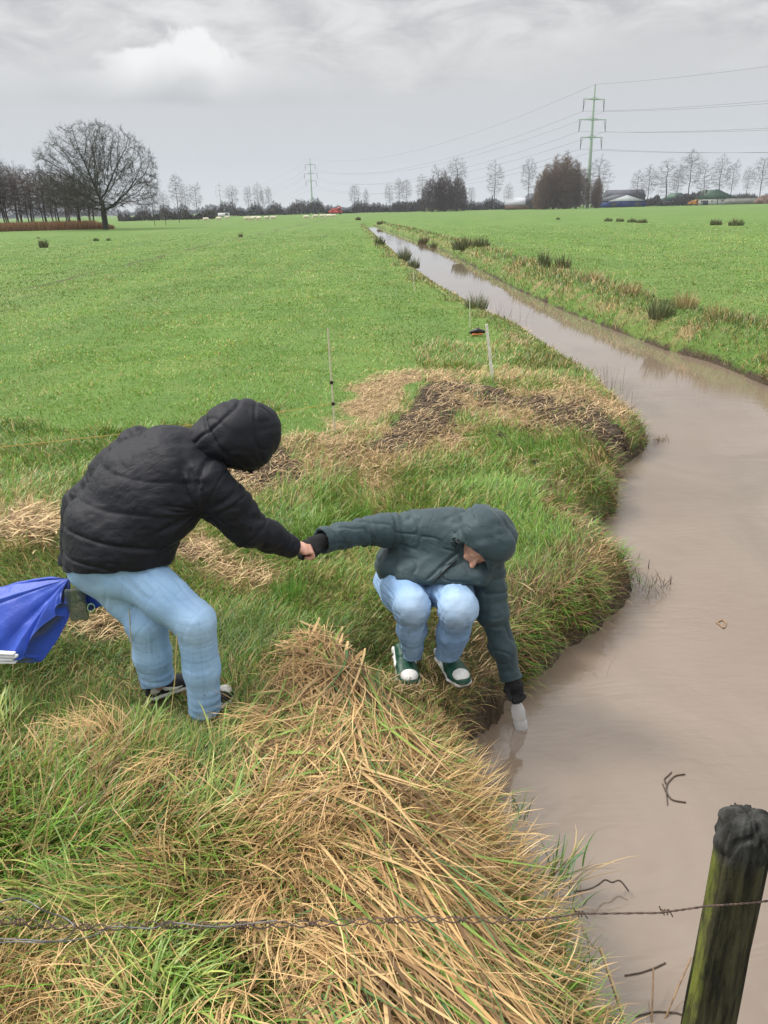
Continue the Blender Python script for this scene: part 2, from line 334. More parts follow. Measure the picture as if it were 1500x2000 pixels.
# ------------------------------------------------------------------ solid modelling: signed distances -> surface nets
class Sdf:
    def __init__(s): s.p = []; s.cuts = []; s.holes = []
    def cap(s, a, b, ra, rb, k=.02):
        a = np.asarray(a, float); b = np.asarray(b, float)
        def f(P):
            e = b - a; t = np.clip(((P - a) @ e) / (e @ e + 1e-12), 0, 1)
            return np.linalg.norm(P - a - t[..., None] * e, axis=-1) - (ra + (rb - ra) * t)
        R_ = max(ra, rb); s.p.append((f, np.minimum(a, b) - R_, np.maximum(a, b) + R_, k)); return s
    def chain(s, pts, rad, k=.02):
        for i in range(len(pts) - 1): s.cap(pts[i], pts[i + 1], rad[i], rad[i + 1], k)
        return s
    def ecap(s, p0, p1, side, ab0, ab1, k=.03):
        """tapered capsule of elliptical section: side half-axis a, the other b"""
        p0 = np.asarray(p0, float); p1 = np.asarray(p1, float); ax = nrm(p1 - p0); Ln = np.linalg.norm(p1 - p0)
        sd = nrm(np.asarray(side) - ax * (np.asarray(side) @ ax)); vd = np.cross(ax, sd)
        def f(P):
            v = P - p0; h = v @ ax; t = np.clip(h / Ln, 0, 1); dw = h - t * Ln
            a_ = ab0[0] + (ab1[0] - ab0[0]) * t; b_ = ab0[1] + (ab1[1] - ab0[1]) * t; m = np.minimum(a_, b_)
            return (np.sqrt(((v @ sd) / a_) ** 2 + ((v @ vd) / b_) ** 2 + (dw / m) ** 2 + 1e-9) - 1) * m
        R_ = max(*ab0, *ab1); s.p.append((f, np.minimum(p0, p1) - R_, np.maximum(p0, p1) + R_, k)); return s
    def ell(s, c, ax, r, k=.02):
        c = np.asarray(c, float); M = np.array([nrm(v) for v in ax]); r = np.asarray(r, float)
        def f(P):
            q = (P - c) @ M.T; n_ = np.sqrt(((q / r) ** 2).sum(-1) + 1e-9); g = np.sqrt(((q / r ** 2) ** 2).sum(-1) + 1e-9)
            return n_ * (n_ - 1) / g
        R_ = r.max(); s.p.append((f, c - R_, c + R_, k)); return s
    def box(s, c, ax, r, rd=.01, k=.01):
        c = np.asarray(c, float); M = np.array([nrm(v) for v in ax]); r = np.asarray(r, float) - rd
        def f(P):
            q = np.abs((P - c) @ M.T) - r
            return np.linalg.norm(np.maximum(q, 0), axis=-1) + np.minimum(q.max(-1), 0) - rd
        R_ = np.linalg.norm(r) + rd; s.p.append((f, c - R_, c + R_, k)); return s
    def cut(s, p, n_, where=None):           # remove the half-space on the side n_ points to (optionally only near a point)
        s.p.append(('cut', np.asarray(p, float), nrm(n_), where)); return s
    def hole(s, fn): s.p.append(('hole', fn)); return s
    def mesh(s, name, h, disp=None, pad=.03, attrs=None):
        pr = [p for p in s.p if not isinstance(p[0], str)]; G = None
        lo = np.min([p[1] for p in pr], 0) - pad; hi = np.max([p[2] for p in pr], 0) + pad
        nx, ny, nz_ = (np.ceil((hi - lo) / h).astype(int) + 1)
        Fd = np.full((nx, ny, nz_), 1., np.float32)
        ax_ = [lo[i] + np.arange(m) * h for i, m in enumerate((nx, ny, nz_))]
        for op in s.p:
            if isinstance(op[0], str):
                if G is None: G = np.stack(np.meshgrid(*ax_, indexing='ij'), -1).astype(np.float32)
                if op[0] == 'hole': Fd = np.maximum(Fd, -op[1](G).astype(np.float32)); continue
                _, p, n_, wh = op; q = (G - p.astype(np.float32)) @ n_.astype(np.float32)
                if wh is not None: q = np.where(np.linalg.norm(G - np.asarray(wh[0], np.float32), axis=-1) < wh[1], q, -1.)
                Fd = np.maximum(Fd, q); continue
            f, l, u, k = op
            i0 = np.maximum(((l - pad - lo) / h).astype(int), 0); i1 = np.minimum(((u + pad - lo) / h).astype(int) + 2, (nx, ny, nz_))
            sl = tuple(slice(i0[i], i1[i]) for i in range(3))
            v = f(np.stack(np.meshgrid(*[ax_[i][sl[i]] for i in range(3)], indexing='ij'), -1)); c_ = Fd[sl]; hh = np.maximum(k - np.abs(c_ - v), 0) / max(k, 1e-6)
            Fd[sl] = np.minimum(c_, v) - hh * hh * k * .25
        V, Q = surfnet(Fd, lo, h)
        if disp is not None:
            Nn = vnormals(V, Q); V = V + Nn * disp(V, Nn)[:, None]
        return npmesh(name, V, Q=Q, attrs={k: f(V) for k, f in (attrs or {}).items()} or None)
def surfnet(Fd, lo, h):
    S_ = Fd < 0; nx, ny, nz_ = Fd.shape
    cn = np.zeros((nx - 1, ny - 1, nz_ - 1), np.int8)
    for i in (0, 1):
        for j in (0, 1):
            for k in (0, 1): cn += S_[i:nx - 1 + i, j:ny - 1 + j, k:nz_ - 1 + k]
    act = (cn > 0) & (cn < 8); I = np.argwhere(act); idx = np.full(act.shape, -1, np.int64); idx[act] = np.arange(len(I))
    acc = np.zeros((len(I), 3)); cnt = np.zeros(len(I))
    for a in range(3):
        for u in (0, 1):
            for v in (0, 1):
                o0 = [0, 0, 0]; b, c = [q for q in range(3) if q != a]; o0[b] = u; o0[c] = v; o1 = list(o0); o1[a] = 1
                f0 = Fd[I[:, 0] + o0[0], I[:, 1] + o0[1], I[:, 2] + o0[2]]; f1 = Fd[I[:, 0] + o1[0], I[:, 1] + o1[1], I[:, 2] + o1[2]]
                m = (f0 < 0) != (f1 < 0); t = np.where(m, f0 / np.where(m, f0 - f1, 1), 0)
                p = np.tile(np.array(o0, float), (len(I), 1)); p[:, a] += t; acc += np.where(m[:, None], p, 0); cnt += m
    V = (I + acc / np.maximum(cnt, 1)[:, None]) * h + lo
    Qs = []
    for a in range(3):
        b, c = [(1, 2), (2, 0), (0, 1)][a]
        sl0 = [slice(None)] * 3; sl1 = [slice(None)] * 3; sl0[a] = slice(0, -1); sl1[a] = slice(1, None)
        m = S_[tuple(sl0)] != S_[tuple(sl1)]; E_ = np.argwhere(m)
        E_ = E_[(E_[:, b] > 0) & (E_[:, c] > 0) & (E_[:, b] < Fd.shape[b] - 1) & (E_[:, c] < Fd.shape[c] - 1)]
        ins = S_[E_[:, 0], E_[:, 1], E_[:, 2]]
        def cell(db, dc):
            q = E_.copy(); q[:, b] -= db; q[:, c] -= dc; return idx[q[:, 0], q[:, 1], q[:, 2]]
        q = np.stack([cell(1, 1), cell(0, 1), cell(0, 0), cell(1, 0)], 1)
        q[~ins] = q[~ins][:, ::-1]; Qs.append(q)
    Q = np.vstack(Qs); return V, Q[(Q >= 0).all(1)]
def vnormals(V, Q):
    n = np.cross(V[Q[:, 2]] - V[Q[:, 0]], V[Q[:, 3]] - V[Q[:, 1]]); N_ = np.zeros_like(V)
    for k in range(4): np.add.at(N_, Q[:, k], n)
    return N_ / (np.linalg.norm(N_, axis=1, keepdims=True) + 1e-12)
def tri(x): return np.abs((x % 1.) - .5) * 2
def folds(V, a, b, freq, amp, seed=0., sharp=.22, across=1.5, r=.2, tw=.6):
    """creases running round the limb a-b"""
    a = np.asarray(a, float); b = np.asarray(b, float); ax = nrm(b - a); Ln = np.linalg.norm(b - a)
    h = (V - a) @ ax; t = h / Ln; rad = np.linalg.norm(V - a - np.clip(h, 0, Ln)[:, None] * ax, axis=1)
    q = np.stack([h * freq, V[:, 0] * across + h * tw, V[:, 2] * across + V[:, 1] * across], 1) + seed
    n = vnoise(q) - .5; n2 = vnoise(q * [2.1, 2.3, 2.3] + 5.) - .5
    w = np.clip(1 - (rad - r * .7) / (r * .3), 0, 1) * np.clip(1 - np.maximum(np.abs(t - .5) - .5, 0) / .25, 0, 1)
    return w * amp * (-np.exp(-(n / sharp * 1.6) ** 2) * 1.1 + n * .9 + n2 * .5)
def drag(V, a, b, fa, fr, amp, seed, r=.17):
    """long folds running along the limb, fading at both ends"""
    a = np.asarray(a, float); b = np.asarray(b, float); e = b - a; Ln = np.linalg.norm(e); ax = e / Ln; sd = nrm(np.cross(ax, [.2, .9, .3])); vd = np.cross(ax, sd)
    h = (V - a) @ ax; rad = np.linalg.norm(V - a - np.clip(h, 0, Ln)[:, None] * ax, axis=1); an = np.arctan2((V - a) @ vd, (V - a) @ sd)
    n = vnoise(np.stack([h * fa + seed, np.cos(an) * fr + h * 5, np.sin(an) * fr], 1)) - .5
    w = np.clip(1 - (rad - r * .7) / (r * .3), 0, 1) * np.clip(1 - np.maximum(np.abs(h / Ln - .5) - .4, 0) / .25, 0, 1)
    return w * amp * (-np.exp(-(n / .07) ** 2) + n * 1.6)
def stack(V, b, r0, dz, amp, seed):
    """cloth bunching above a cuff at b"""
    h = V[:, 2] - b[2]; q = np.linalg.norm(V[:, :2] - np.asarray(b)[:2], axis=1); an = np.arctan2(V[:, 1] - b[1], V[:, 0] - b[0])
    s = np.sin(h / dz * 6.28 + 2.5 * np.sin(an + seed) + 3 * vnoise(V * 8 + seed)); return amp * (s - .6 * (s < -.6)) * np.clip(1 - h / .16, 0, 1) * (h > -.05) * (q < r0) * (.4 + .9 * vnoise(V * 11 + seed + 4))
def isof(V, freq, amp, seed=0.):
    return amp * ((vnoise(V * freq + seed) - .5) + .5 * (vnoise(V * freq * 2.1 + seed + 3) - .5)) * 2

# hands: palm plus five separate fingers, bent at the knuckles
def hand(S, wrist, fdir, pn, side, curl=(.5, .6, .5), sc=1., spread=.10, glove=0., tcurl=.5, k=.006):
    """fdir: towards the fingertips, pn: out of the palm, side: towards the thumb"""
    f = nrm(fdir); p = nrm(np.asarray(pn) - f * (np.asarray(pn) @ f)); s_ = np.cross(f, p)
    if s_ @ np.asarray(side) < 0: s_ = -s_
    w_ = np.asarray(wrist, float); g = glove
    S.ecap(w_, w_ + f * .045 * sc, s_, (.028 * sc + g, .018 * sc + g), (.036 * sc + g, .014 * sc + g), k=.02)
    S.ecap(w_ + f * .045 * sc, w_ + f * .075 * sc, s_, (.037 * sc + g, .014 * sc + g), (.039 * sc + g, .012 * sc + g), k=.02)
    for i, (o, ln) in enumerate(((.029, .070), (.010, .078), (-.010, .073), (-.029, .058))):
        b = w_ + (f * .085 + s_ * o) * sc; ang = 0; segs = (.45, .31, .24); P_ = [b]; sp = s_ * (o * spread * 8)
        for q, sg in enumerate(segs):
            ang += curl[q] * (1 + .06 * i); dv = nrm(f * math.cos(ang) + p * math.sin(ang) + sp * .5); P_.append(P_[-1] + dv * ln * sg * sc)
        S.chain(P_, [(.0098 - .0006 * abs(i - 1)) * sc + g, .0090 * sc + g, .0082 * sc + g, .0072 * sc + g], k=k)
    b = w_ + (f * .025 + s_ * .028) * sc; d1 = nrm(s_ * .75 + f * .7 + p * .35); d2 = nrm(s_ * (.6 - tcurl) + f * .8 + p * tcurl); d3 = nrm(s_ * (.3 - tcurl) + f * .7 + p * (tcurl + .3))
    q1 = b + d1 * .034 * sc; q2 = q1 + d2 * .032 * sc; q3 = q2 + d3 * .024 * sc
    S.chain([b, q1, q2, q3], [.015 * sc + g, .0115 * sc + g, .0102 * sc + g, .0085 * sc + g], k=.008)
def face(S, c, fwd, up, sc=1.):
    """a head with brow, nose, lips, chin and ears; c is the middle of the skull"""
    f = nrm(fwd); u = nrm(np.asarray(up) - f * (np.asarray(up) @ f)); r = np.cross(f, u); c = np.asarray(c, float)
    def L_(x, y, z): return c + (r * x + f * y + u * z) * sc
    S.ell(L_(0, -.005, .03), (r, f, u), np.array([.076, .095, .092]) * sc, k=.02)
    S.ell(L_(0, .025, -.045), (r, f, u), np.array([.060, .068, .078]) * sc, k=.03)
    S.ell(L_(0, .062, -.105), (r, f, u), np.array([.024, .022, .018]) * sc, k=.03)
    for q in (-1, 1):
        S.ell(L_(q * .032, .078, -.035), (r, f, u), np.array([.024, .016, .018]) * sc, k=.02)
        S.ell(L_(q * .075, -.005, -.01), (r, f, u), np.array([.010, .022, .032]) * sc, k=.008)
        S.ell(L_(q * .030, .084, .022), (r, f, u), np.array([.022, .008, .007]) * sc, k=.01)
    S.chain([L_(0, .090, .012), L_(0, .105, -.018), L_(0, .116, -.036)], [.008 * sc, .010 * sc, .0135 * sc], k=.008)
    for q in (-1, 1): S.ell(L_(q * .012, .103, -.038), (r, f, u), np.array([.008, .009, .007]) * sc, k=.006)
    S.ell(L_(0, .092, -.067), (r, f, u), np.array([.023, .009, .0055]) * sc, k=.004)
    S.ell(L_(0, .091, -.079), (r, f, u), np.array([.019, .009, .006]) * sc, k=.004)
    def eyeh(G):
        d = np.minimum(np.linalg.norm(G - L_(.031, .098, .002), axis=-1), np.linalg.norm(G - L_(-.031, .098, .002), axis=-1)); return d - .015 * sc
    S.hole(eyeh)
    return L_

skin_m = nz('skin', (.52, .27, .19), (.60, .34, .25), 25, .5, .15, 300)
m = m_N['skin']; m.b.inputs['Subsurface Weight'].default_value = .08; m.b.inputs['Subsurface Radius'].default_value = (.02, .008, .004)
hair_m = nz('hair', (.035, .022, .014), (.08, .05, .03), 90, .5, .6)
blackcoat_m = nz('black_nylon', (.0045, .0052, .0095), (.0065, .0075, .013), 8, .66, .12, 40, spec=.28)
def creases(nm, sc, st):
    N = m_N[nm]; t = N('ShaderNodeTexCoord').outputs['Object']; a = N.noise(sc, 4, t, .55, 1.2); a = N.ramp(N.math('ABSOLUTE', N.math('SUBTRACT', a, .5)), 0., .05)
    b_ = N.noise(sc * 2.7, 3, N.mapv(t, loc=(3, 1, 2)), .5, .8); b_ = N.ramp(N.math('ABSOLUTE', N.math('SUBTRACT', b_, .5)), 0., .07); f_ = N.noise(500., 2, t)
    h = N.math('ADD', N.math('ADD', a, N.math('MULTIPLY', b_, .4)), N.math('MULTIPLY', f_, .06)); N.l.new(N('ShaderNodeBump', {'Strength': st, 'Distance': .004, 'Height': h}).outputs[0], N.b.inputs['Normal'])
creases('black_nylon', 4., .22)
m = m_N['black_nylon']; m.b.inputs['Sheen Weight'].default_value = .04; m.b.inputs['Sheen Roughness'].default_value = .4
teal_m = nz('teal_nylon', (.022, .043, .050), (.030, .056, .064), 6, .6, .30, 50, spec=.32)
creases('teal_nylon', 5., .28)
m = m_N['teal_nylon']; m.b.inputs['Sheen Weight'].default_value = .10
knit_m = nz('black_knit', (.010, .010, .012), (.02, .02, .022), 120, .85, .8, 400)
def denim(name, c1, c2, mud):
    m = mat(name, c1, .75, .2); N = m_N[name]; t = N('ShaderNodeTexCoord').outputs['Object']
    f = N.ramp(N.noise(5., 4, t), .32, .68); f2 = N.ramp(N.noise(260., 2, N.mapv(t, (1, 1, .3))), .3, .7)
    c = N.mix(f, c1, c2); c = N.mix(N.math('MULTIPLY', f2, .25), c, (c1[0] * .55, c1[1] * .62, c1[2] * .72))
    at_ = N('ShaderNodeAttribute', attribute_name='fade').outputs[2]
    c = N.mix(N.math('MULTIPLY', at_, .6), c, (.50, .62, .74))
    md = N.math('MULTIPLY', N.ramp(N.noise(34., 3, t), .66, .74), N('ShaderNodeAttribute', attribute_name='mud').outputs[2])
    c = N.mix(md, c, (.10, .12, .13))
    N.l.new(c, N.b.inputs['Base Color'])
    cr = N.noise(7.5, 3, N.mapv(t, (.8, .8, 1.7), (.35, .3, 0)), .5, .8); cr = N.math('ABSOLUTE', N.math('SUBTRACT', cr, .5)); cr = N.ramp(cr, 0., .06)
    sm = N('ShaderNodeAttribute', attribute_name='seam').outputs[2]; c = N.mix(N.math('MULTIPLY', sm, .16), c, (c1[0] * .4, c1[1] * .45, c1[2] * .55)); N.l.new(c, N.b.inputs['Base Color'])
    hh = N.math('ADD', N.math('ADD', N.math('MULTIPLY', N.noise(60., 5, t), .25), N.math('MULTIPLY', f2, .10)), N.math('ADD', N.math('MULTIPLY', cr, .35), N.math('MULTIPLY', sm, -.8)))
    N.l.new(N('ShaderNodeBump', {'Strength': .22, 'Distance': .004, 'Height': hh}).outputs[0], N.b.inputs['Normal'])
    return m
denimA = denim('light_denim', (.27, .44, .66), (.34, .52, .73), 1); denimB = denim('washed_denim', (.22, .36, .57), (.31, .46, .66), 1)
rubber_white = nz('off_white_rubber', (.52, .50, .43), (.66, .64, .58), 40, .6, .1); leather_white = nz('white_leather', (.66, .65, .62), (.78, .77, .74), 30, .45, .15, 90)
green_m = nz('green_leather', (.008, .055, .034), (.014, .075, .046), 40, .45, .2, 120); black_m = nz('black_suede', (.010, .010, .012), (.02, .02, .022), 60, .7, .4)

def shoe(parent, ank, toe, upv, Ln, wd, mats, style):
    """trainer: ank = back of heel on the ground, toe = direction; parts sole, upper, toe panel, laces, side stripe"""
    f = nrm(toe); u = nrm(np.asarray(upv) - f * (np.asarray(upv) @ f)); r = np.cross(f, u); o = np.asarray(ank, float)
    L_ = lambda x, y, z: o + r * x * wd + f * y * Ln + u * z
    sole_m, up_m, toe_m, str_m = mats
    e = np.eye(3)
    def foot(S, x0, zz, grow, hgt, k):
        st = [(.10, .36), (.30, .36), (.52, .40), (.72, .48), (.90, .36)]
        for (y0, w0), (y1, w1) in zip(st[:-1], st[1:]):
            S.ecap(L_(0, y0, zz), L_(0, y1, zz), r, (w0 * wd + grow, hgt), (w1 * wd + grow, hgt), k)
    S = Sdf(); foot(S, 0, .016, .004, .020, .006); S.cut(L_(0, 0, .030), u).cut(L_(0, 0, .0), -u)
    sole = obj('sole', S.mesh('sole', .004), sole_m, parent)
    S = Sdf(); foot(S, 0, .030, -.004, .028, .01)
    S.ecap(L_(0, .12, .050), L_(0, .55, .052), r, (.32 * wd, .040), (.33 * wd, .030), .02); S.ecap(L_(0, .14, .08), L_(0, .34, .075), r, (.30 * wd, .032), (.27 * wd, .03), .02)
    S.ecap(L_(0, .50, .050), L_(0, .82, .040), r, (.34 * wd, .030), (.32 * wd, .020), .02).cut(L_(0, 0, .026), -u)
    upper = obj('upper', S.mesh('upper', .004, lambda V, Nn: isof(V, 45., .0015)), up_m, parent)
    S = Sdf(); S.ell(L_(0, .80, .048), (r, f, u), (.36 * wd, .15 * Ln, .0265), .01); S.cut(L_(0, .66, 0), -f)
    obj('toe_panel', S.mesh('toe_panel', .003), toe_m, parent)
    S = Sdf()
    for i in range(5):
        y = .40 + i * .055; zz = .086 - i * .0065
        S.chain([L_(-.17, y, zz - .008), L_(0, y + .01, zz + .001), L_(.17, y, zz - .008)], [.0035] * 3, .002)
    obj('laces', S.mesh('laces', .003), str_m if style else black_m, parent)
    for q in (-1, 1):
        S = Sdf(); S.chain([L_(q * .36, .62, .040), L_(q * .375, .45, .038), L_(q * .36, .30, .052), L_(q * .32, .18, .074)], [.006, .011, .0085, .004], .006)
        obj('side_stripe', S.mesh('side_stripe', .003), str_m, parent)
        S = Sdf(); S.ell(L_(q * .33, .12, .062), (r, f, u), (.012, .026, .022), .004)
        obj('heel_panel', S.mesh('heel_panel', .003), toe_m if style else str_m, parent)
    return upper
def body_seg(V, segs):
    d = np.full(len(V), 9.); 
    for a, b in segs:
        a = np.asarray(a); b = np.asarray(b); e = b - a; t = np.clip(((V - a) @ e) / (e @ e), 0, 1); d = np.minimum(d, np.linalg.norm(V - a - t[:, None] * e, axis=1))
    return d

# =================================================================== standing person in black
def person_black():
    J = {k: A(*v) for k, v in dict(pel=(225, 1080, 2.95), mid=(285, 985, 3.02), chest=(355, 915, 3.07), neck=(420, 880, 3.1), head=(470, 852, 3.12), hipL=(205, 1108, 3.0), hipR=(262, 1118, 2.88), kneL=(287, 1215, 2.88), ankL=(308, 1335, 2.94),
        kneR=(382, 1215, 2.76), ankR=(397, 1388, 2.78), shR=(418, 948, 2.95), shL=(275, 872, 3.2), elR=(478, 1030, 2.97), wrR=(572, 1068, 3.12), elL=(160, 985, 3.14), wrL=(138, 1105, 3.06)).items()}
    root = empty('person', tuple(gp(360, 1395, 0)))
    root_m = Matrix.Translation(-Vector(root.location))
    tag(root, 'person in black hooded puffer coat, bending forward and holding the crouching person by the hand', 'person')
    sc = K
    T_ = nrm(J['neck'] - J['pel']); side = J['shR'] - J['shL']
    # body ------------------------------------------------
    S = Sdf()
    hf = nrm(A(700, 1100, 3.2) - J['head']); hu = nrm(np.array([.5, .25, .8]))
    face(S, J['head'] + hf * .01, hf, hu, 1.0)
    S.cap(J['neck'] + T_ * -.02, J['head'] - hu * .02, .062, .056, .03)
    S.ecap(J['pel'], J['mid'], side, (.150, .105), (.140, .10), .05).ecap(J['mid'], J['chest'], side, (.14, .10), (.165, .11), .05).ecap(J['chest'], J['neck'], side, (.15, .1), (.07, .06), .05)
    S.chain([J['shR'], J['elR'], J['wrR']], [.055, .040, .028], .03).chain([J['shL'], J['elL'], J['wrL']], [.055, .040, .028], .03)
    S.chain([J['hipR'], J['kneR'], J['ankR']], [.085, .055, .036], .03).chain([J['hipL'], J['kneL'], J['ankL']], [.085, .055, .036], .03)
    hR = J['wrR'] + nrm(J['wrR'] - J['elR']) * .012
    # right hand wraps the other person's gloved hand, knuckles towards the camera
    hand(S, hR, nrm(np.array([.75, .30, -.25])), np.array([.25, .3, -.9]), np.array([0, .6, .6]), (.9, 1.1, .7), .98, .03)
    hand(S, J['wrL'] + np.array([.015, 0, -.01]), np.array([.30, -.1, -.9]), np.array([.5, .7, .1]), np.array([.8, -.5, 0]), (.6, .8, .6), .95, .03)
    obj('body', S.mesh('body', .0052), skin_m, root)
    # jeans -----------------------------------------------
    S = Sdf()
    S.ecap(J['pel'] - T_ * .02 + A(215, 1105, 3.0) * 0, (J['hipL'] + J['hipR']) / 2, side, (.195, .165), (.20, .15), .05)
    S.ell(A(185, 1108, 2.97), ((1, 0, 0), (0, 1, 0), (0, 0, 1)), (.12, .13, .115), .05)
    S.chain([J['hipR'], (J['hipR'] + J['kneR']) / 2, J['kneR'], (J['kneR'] + J['ankR']) / 2 + np.array([.008, 0, 0]), J['ankR'] + np.array([.01, 0, .02])], [.125, .104, .086, .080, .076], .035)
    S.chain([J['hipL'], (J['hipL'] + J['kneL']) / 2, J['kneL'], (J['kneL'] + J['ankL']) / 2, J['ankL']], [.125, .105, .088, .084, .080], .035)
    S.cut(J['ankL'] + np.array([0, 0, .005]), np.array([.15, -.2, -1.]), (J['ankL'], .16)).cut(J['ankR'] + np.array([0, 0, -.02]), np.array([.25, 0, -1.]), (J['ankR'], .16))
    def dj(V, Nn):
        d = folds(V, J['kneR'], J['ankR'], 40., .0012, 1., .14, 6., .16) + folds(V, J['kneL'], J['ankL'], 38., .0012, 4., .14, 6., .16)
        d += stack(V, J['ankR'], .16, .044, .0024, 1.) + stack(V, J['ankL'], .16, .046, .0024, 2.) + drag(V, J['hipR'], J['kneR'], 3., 3.2, .005, 3., .2) + drag(V, J['kneR'], J['ankR'], 3., 2.6, .0022, 5.) + drag(V, J['kneL'], J['ankL'], 3., 2.6, .0022, 8.)
        d += folds(V, J['hipR'], J['kneR'], 26., .002, 7., .15, 6., .2) + folds(V, J['hipL'], J['kneL'], 22., .004, 9., .15, 6., .2)
        return d + isof(V * [1, 1, .5], 11., .004, 2.)
    mud = lambda V: np.clip(1 - (V[:, 2] - .02) / .36, 0, 1)
    fade = lambda V: np.clip(1 - np.linalg.norm(V - J['kneR'], axis=1) / .17, 0, 1) * .6 + np.clip(1 - np.linalg.norm(V - A(190, 1130, 2.9), axis=1) / .16, 0, 1) * .5
    wd_ = nrm([.85, .5, 0])
    def seam(V):
        s = np.zeros(len(V))
        for a, b in ((J['hipR'], J['kneR']), (J['kneR'], J['ankR']), (J['hipL'], J['kneL']), (J['kneL'], J['ankL'])):
            e = b - a; t = (V - a) @ e / (e @ e); nn_ = nrm(wd_ - e * (wd_ @ e) / (e @ e)); q = np.abs((V - a) @ nn_ + .012); s = np.maximum(s, np.exp(-(q / .004) ** 2) * ((t > -.1) & (t < 1.05)) * (np.linalg.norm(V - a - np.clip(t, 0, 1)[:, None] * e, axis=1) < .16))
        s = np.maximum(s, np.exp(-((V[:, 2] - (J['ankR'][2] + .03)) / .003) ** 2) * (np.linalg.norm(V - J['ankR'], axis=1) < .14)); s = np.maximum(s, np.exp(-((V[:, 2] - (J['ankL'][2] + .03)) / .003) ** 2) * (np.linalg.norm(V - J['ankL'], axis=1) < .12))
        pk = A(205, 1135, 2.8); q = np.abs(np.maximum(np.abs((V - pk) @ nrm([1, .2, -.2])) / .075, np.abs((V - pk) @ nrm([.1, -.3, 1])) / .075) - 1) * .075; return np.maximum(s, np.exp(-(q / .004) ** 2) * (np.linalg.norm(V - pk, axis=1) < .2) * .8)
    jm = S.mesh('jeans', .0058, dj, attrs={'mud': mud, 'fade': fade, 'seam': seam}); je = obj('jeans', jm, denimA, root)
    # coat: torso + sleeves --------------------------------
    S = Sdf()
    hem = J['pel'] - T_ * .065; mid2 = A(245, 1010, 2.97)
    S.ecap(A(218, 1108, 2.95), A(232, 1045, 2.97), side, (.245, .185), (.268, .19), .05)
    S.ecap(A(232, 1045, 2.97), A(290, 965, 3.02), side, (.268, .19), (.262, .185), .05)
    S.ecap(A(290, 965, 3.02), A(345, 915, 3.06), side, (.262, .185), (.225, .165), .05)
    S.ecap(A(345, 915, 3.06), A(405, 885, 3.1), side, (.215, .16), (.12, .10), .05)
    S.cut(A(215, 1121, 2.74), nrm(np.array([.06, -.30, -1.0])), (A(245, 1110, 2.95), .40))
    S.hole(lambda G: np.maximum(np.linalg.norm((G - A(225, 1105, 2.95)) * [1, 1.3, 1], axis=-1) - .195, -(A(225, 1100, 2.9)[2] + .0 - G[..., 2]) - .03))
    S.chain([J['shR'] + np.array([-.02, 0, -.01]), (J['shR'] + J['elR']) / 2, J['elR'], (J['elR'] * .5 + J['wrR'] * .5), J['wrR']], [.112, .100, .083, .068, .053], .05)
    S.chain([J['shL'] + T_ * -.02, (J['shL'] + J['elL']) / 2, J['elL'], J['wrL']], [.11, .098, .085, .058], .035)
    hn = nrm(A(212, 1128, 2.95) - A(262, 1050, 2.97))
    hp = A(225, 1115, 2.93)
    hemn = nrm(np.array([.02, -.30, -1.0])); hemp = A(215, 1121, 2.74)
    S.cut(J['wrR'] + nrm(J['wrR'] - J['elR']) * .005, J['wrR'] - J['elR'], (J['wrR'], .12)).cut(J['wrL'], J['wrL'] - J['elL'], (J['wrL'], .085))
    tA = A(225, 1110, 2.95)
    def quilt(V):
        h = (V - tA) @ nrm(np.array([.10, .18, 1.])) + .018 * np.sin(V[:, 0] * 6 + 1) + .02 * (vnoise(V * 5.) - .5)
        return h
    def dc(V, Nn):
        dt = body_seg(V, [(tA, A(290, 965, 3.02)), (A(290, 965, 3.02), J['neck'])]); dr = body_seg(V, [(J['shR'], J['elR']), (J['elR'], J['wrR'])]); dl = body_seg(V, [(J['shL'], J['elL']), (J['elL'], J['wrL'])])
        arm = (np.minimum(dr / .095, dl / .095) < dt / .215)
        hh = quilt(V); ph = np.interp(hh, [-.2, -.005, .055, .175, .31, .46, .62, .8], [-1, 0, 1, 2, 3, 4, 5, 6]); gr = np.exp(-(np.abs(ph - np.round(ph)) * .14 / .010) ** 2)
        gr = np.where(np.round(ph) >= 3, gr * .35, gr)
        d = -.008 * gr + .003 * np.sqrt(np.clip(1 - (np.abs(ph - np.round(ph)) * 2 - 1) ** 2, 0, 1))
        ha = np.where(dr < dl, np.linalg.norm(V - J['shR'], axis=1), np.linalg.norm(V - J['shL'], axis=1)); pa = ha / .17 + .3
        ga = np.exp(-(np.abs(pa - np.round(pa)) * .17 / .009) ** 2)
        d = np.where(arm, -.006 * ga, d)
        # drag creases fanning from the underarm and across the waist
        u_ = A(395, 1005, 2.85); q = V - u_; rr = np.linalg.norm(q, axis=1); an = np.arctan2(q[:, 2], q[:, 0]) 
        fan = np.exp(-((rr - .16) / .16) ** 2) * (np.exp(-((vnoise(np.stack([an * 4.2, rr * 3, rr * 0 + 2.], 1)) - .5) / .10) ** 2))
        d += -.013 * fan * np.where(arm, .5, 1.)
        d += folds(V, J['shR'], J['elR'], 16., .007, 3., .16, 4., .15) + folds(V, J['elR'], J['wrR'], 16., .006, 6., .16, 4., .13) + folds(V, J['shL'], J['elL'], 14., .007, 13., .16, 4., .15)
        d += isof(V * [1, 1, 1.6], 9., .005, 7.) + isof(V * [1, 1, 2.2], 24., .0022, 17.)
        return d
    coat = obj('coat', S.mesh('coat', .0062, dc), blackcoat_m, root)
    # hood --------------------------------------------------
    S = Sdf()
    S.ell(A(470, 843, 3.11), (A(520, 870, 3.1) - A(420, 820, 3.1), np.array([0, 1, .2]), np.array([.3, -.2, 1])), (.168, .155, .150), .05)
    S.ell(A(487, 868, 3.10), ((1, 0, -.3), (0, 1, 0), (.3, 0, 1)), (.115, .14, .118), .05)
    S.cap(A(412, 868, 3.1), A(460, 860, 3.1), .112, .13, .05)
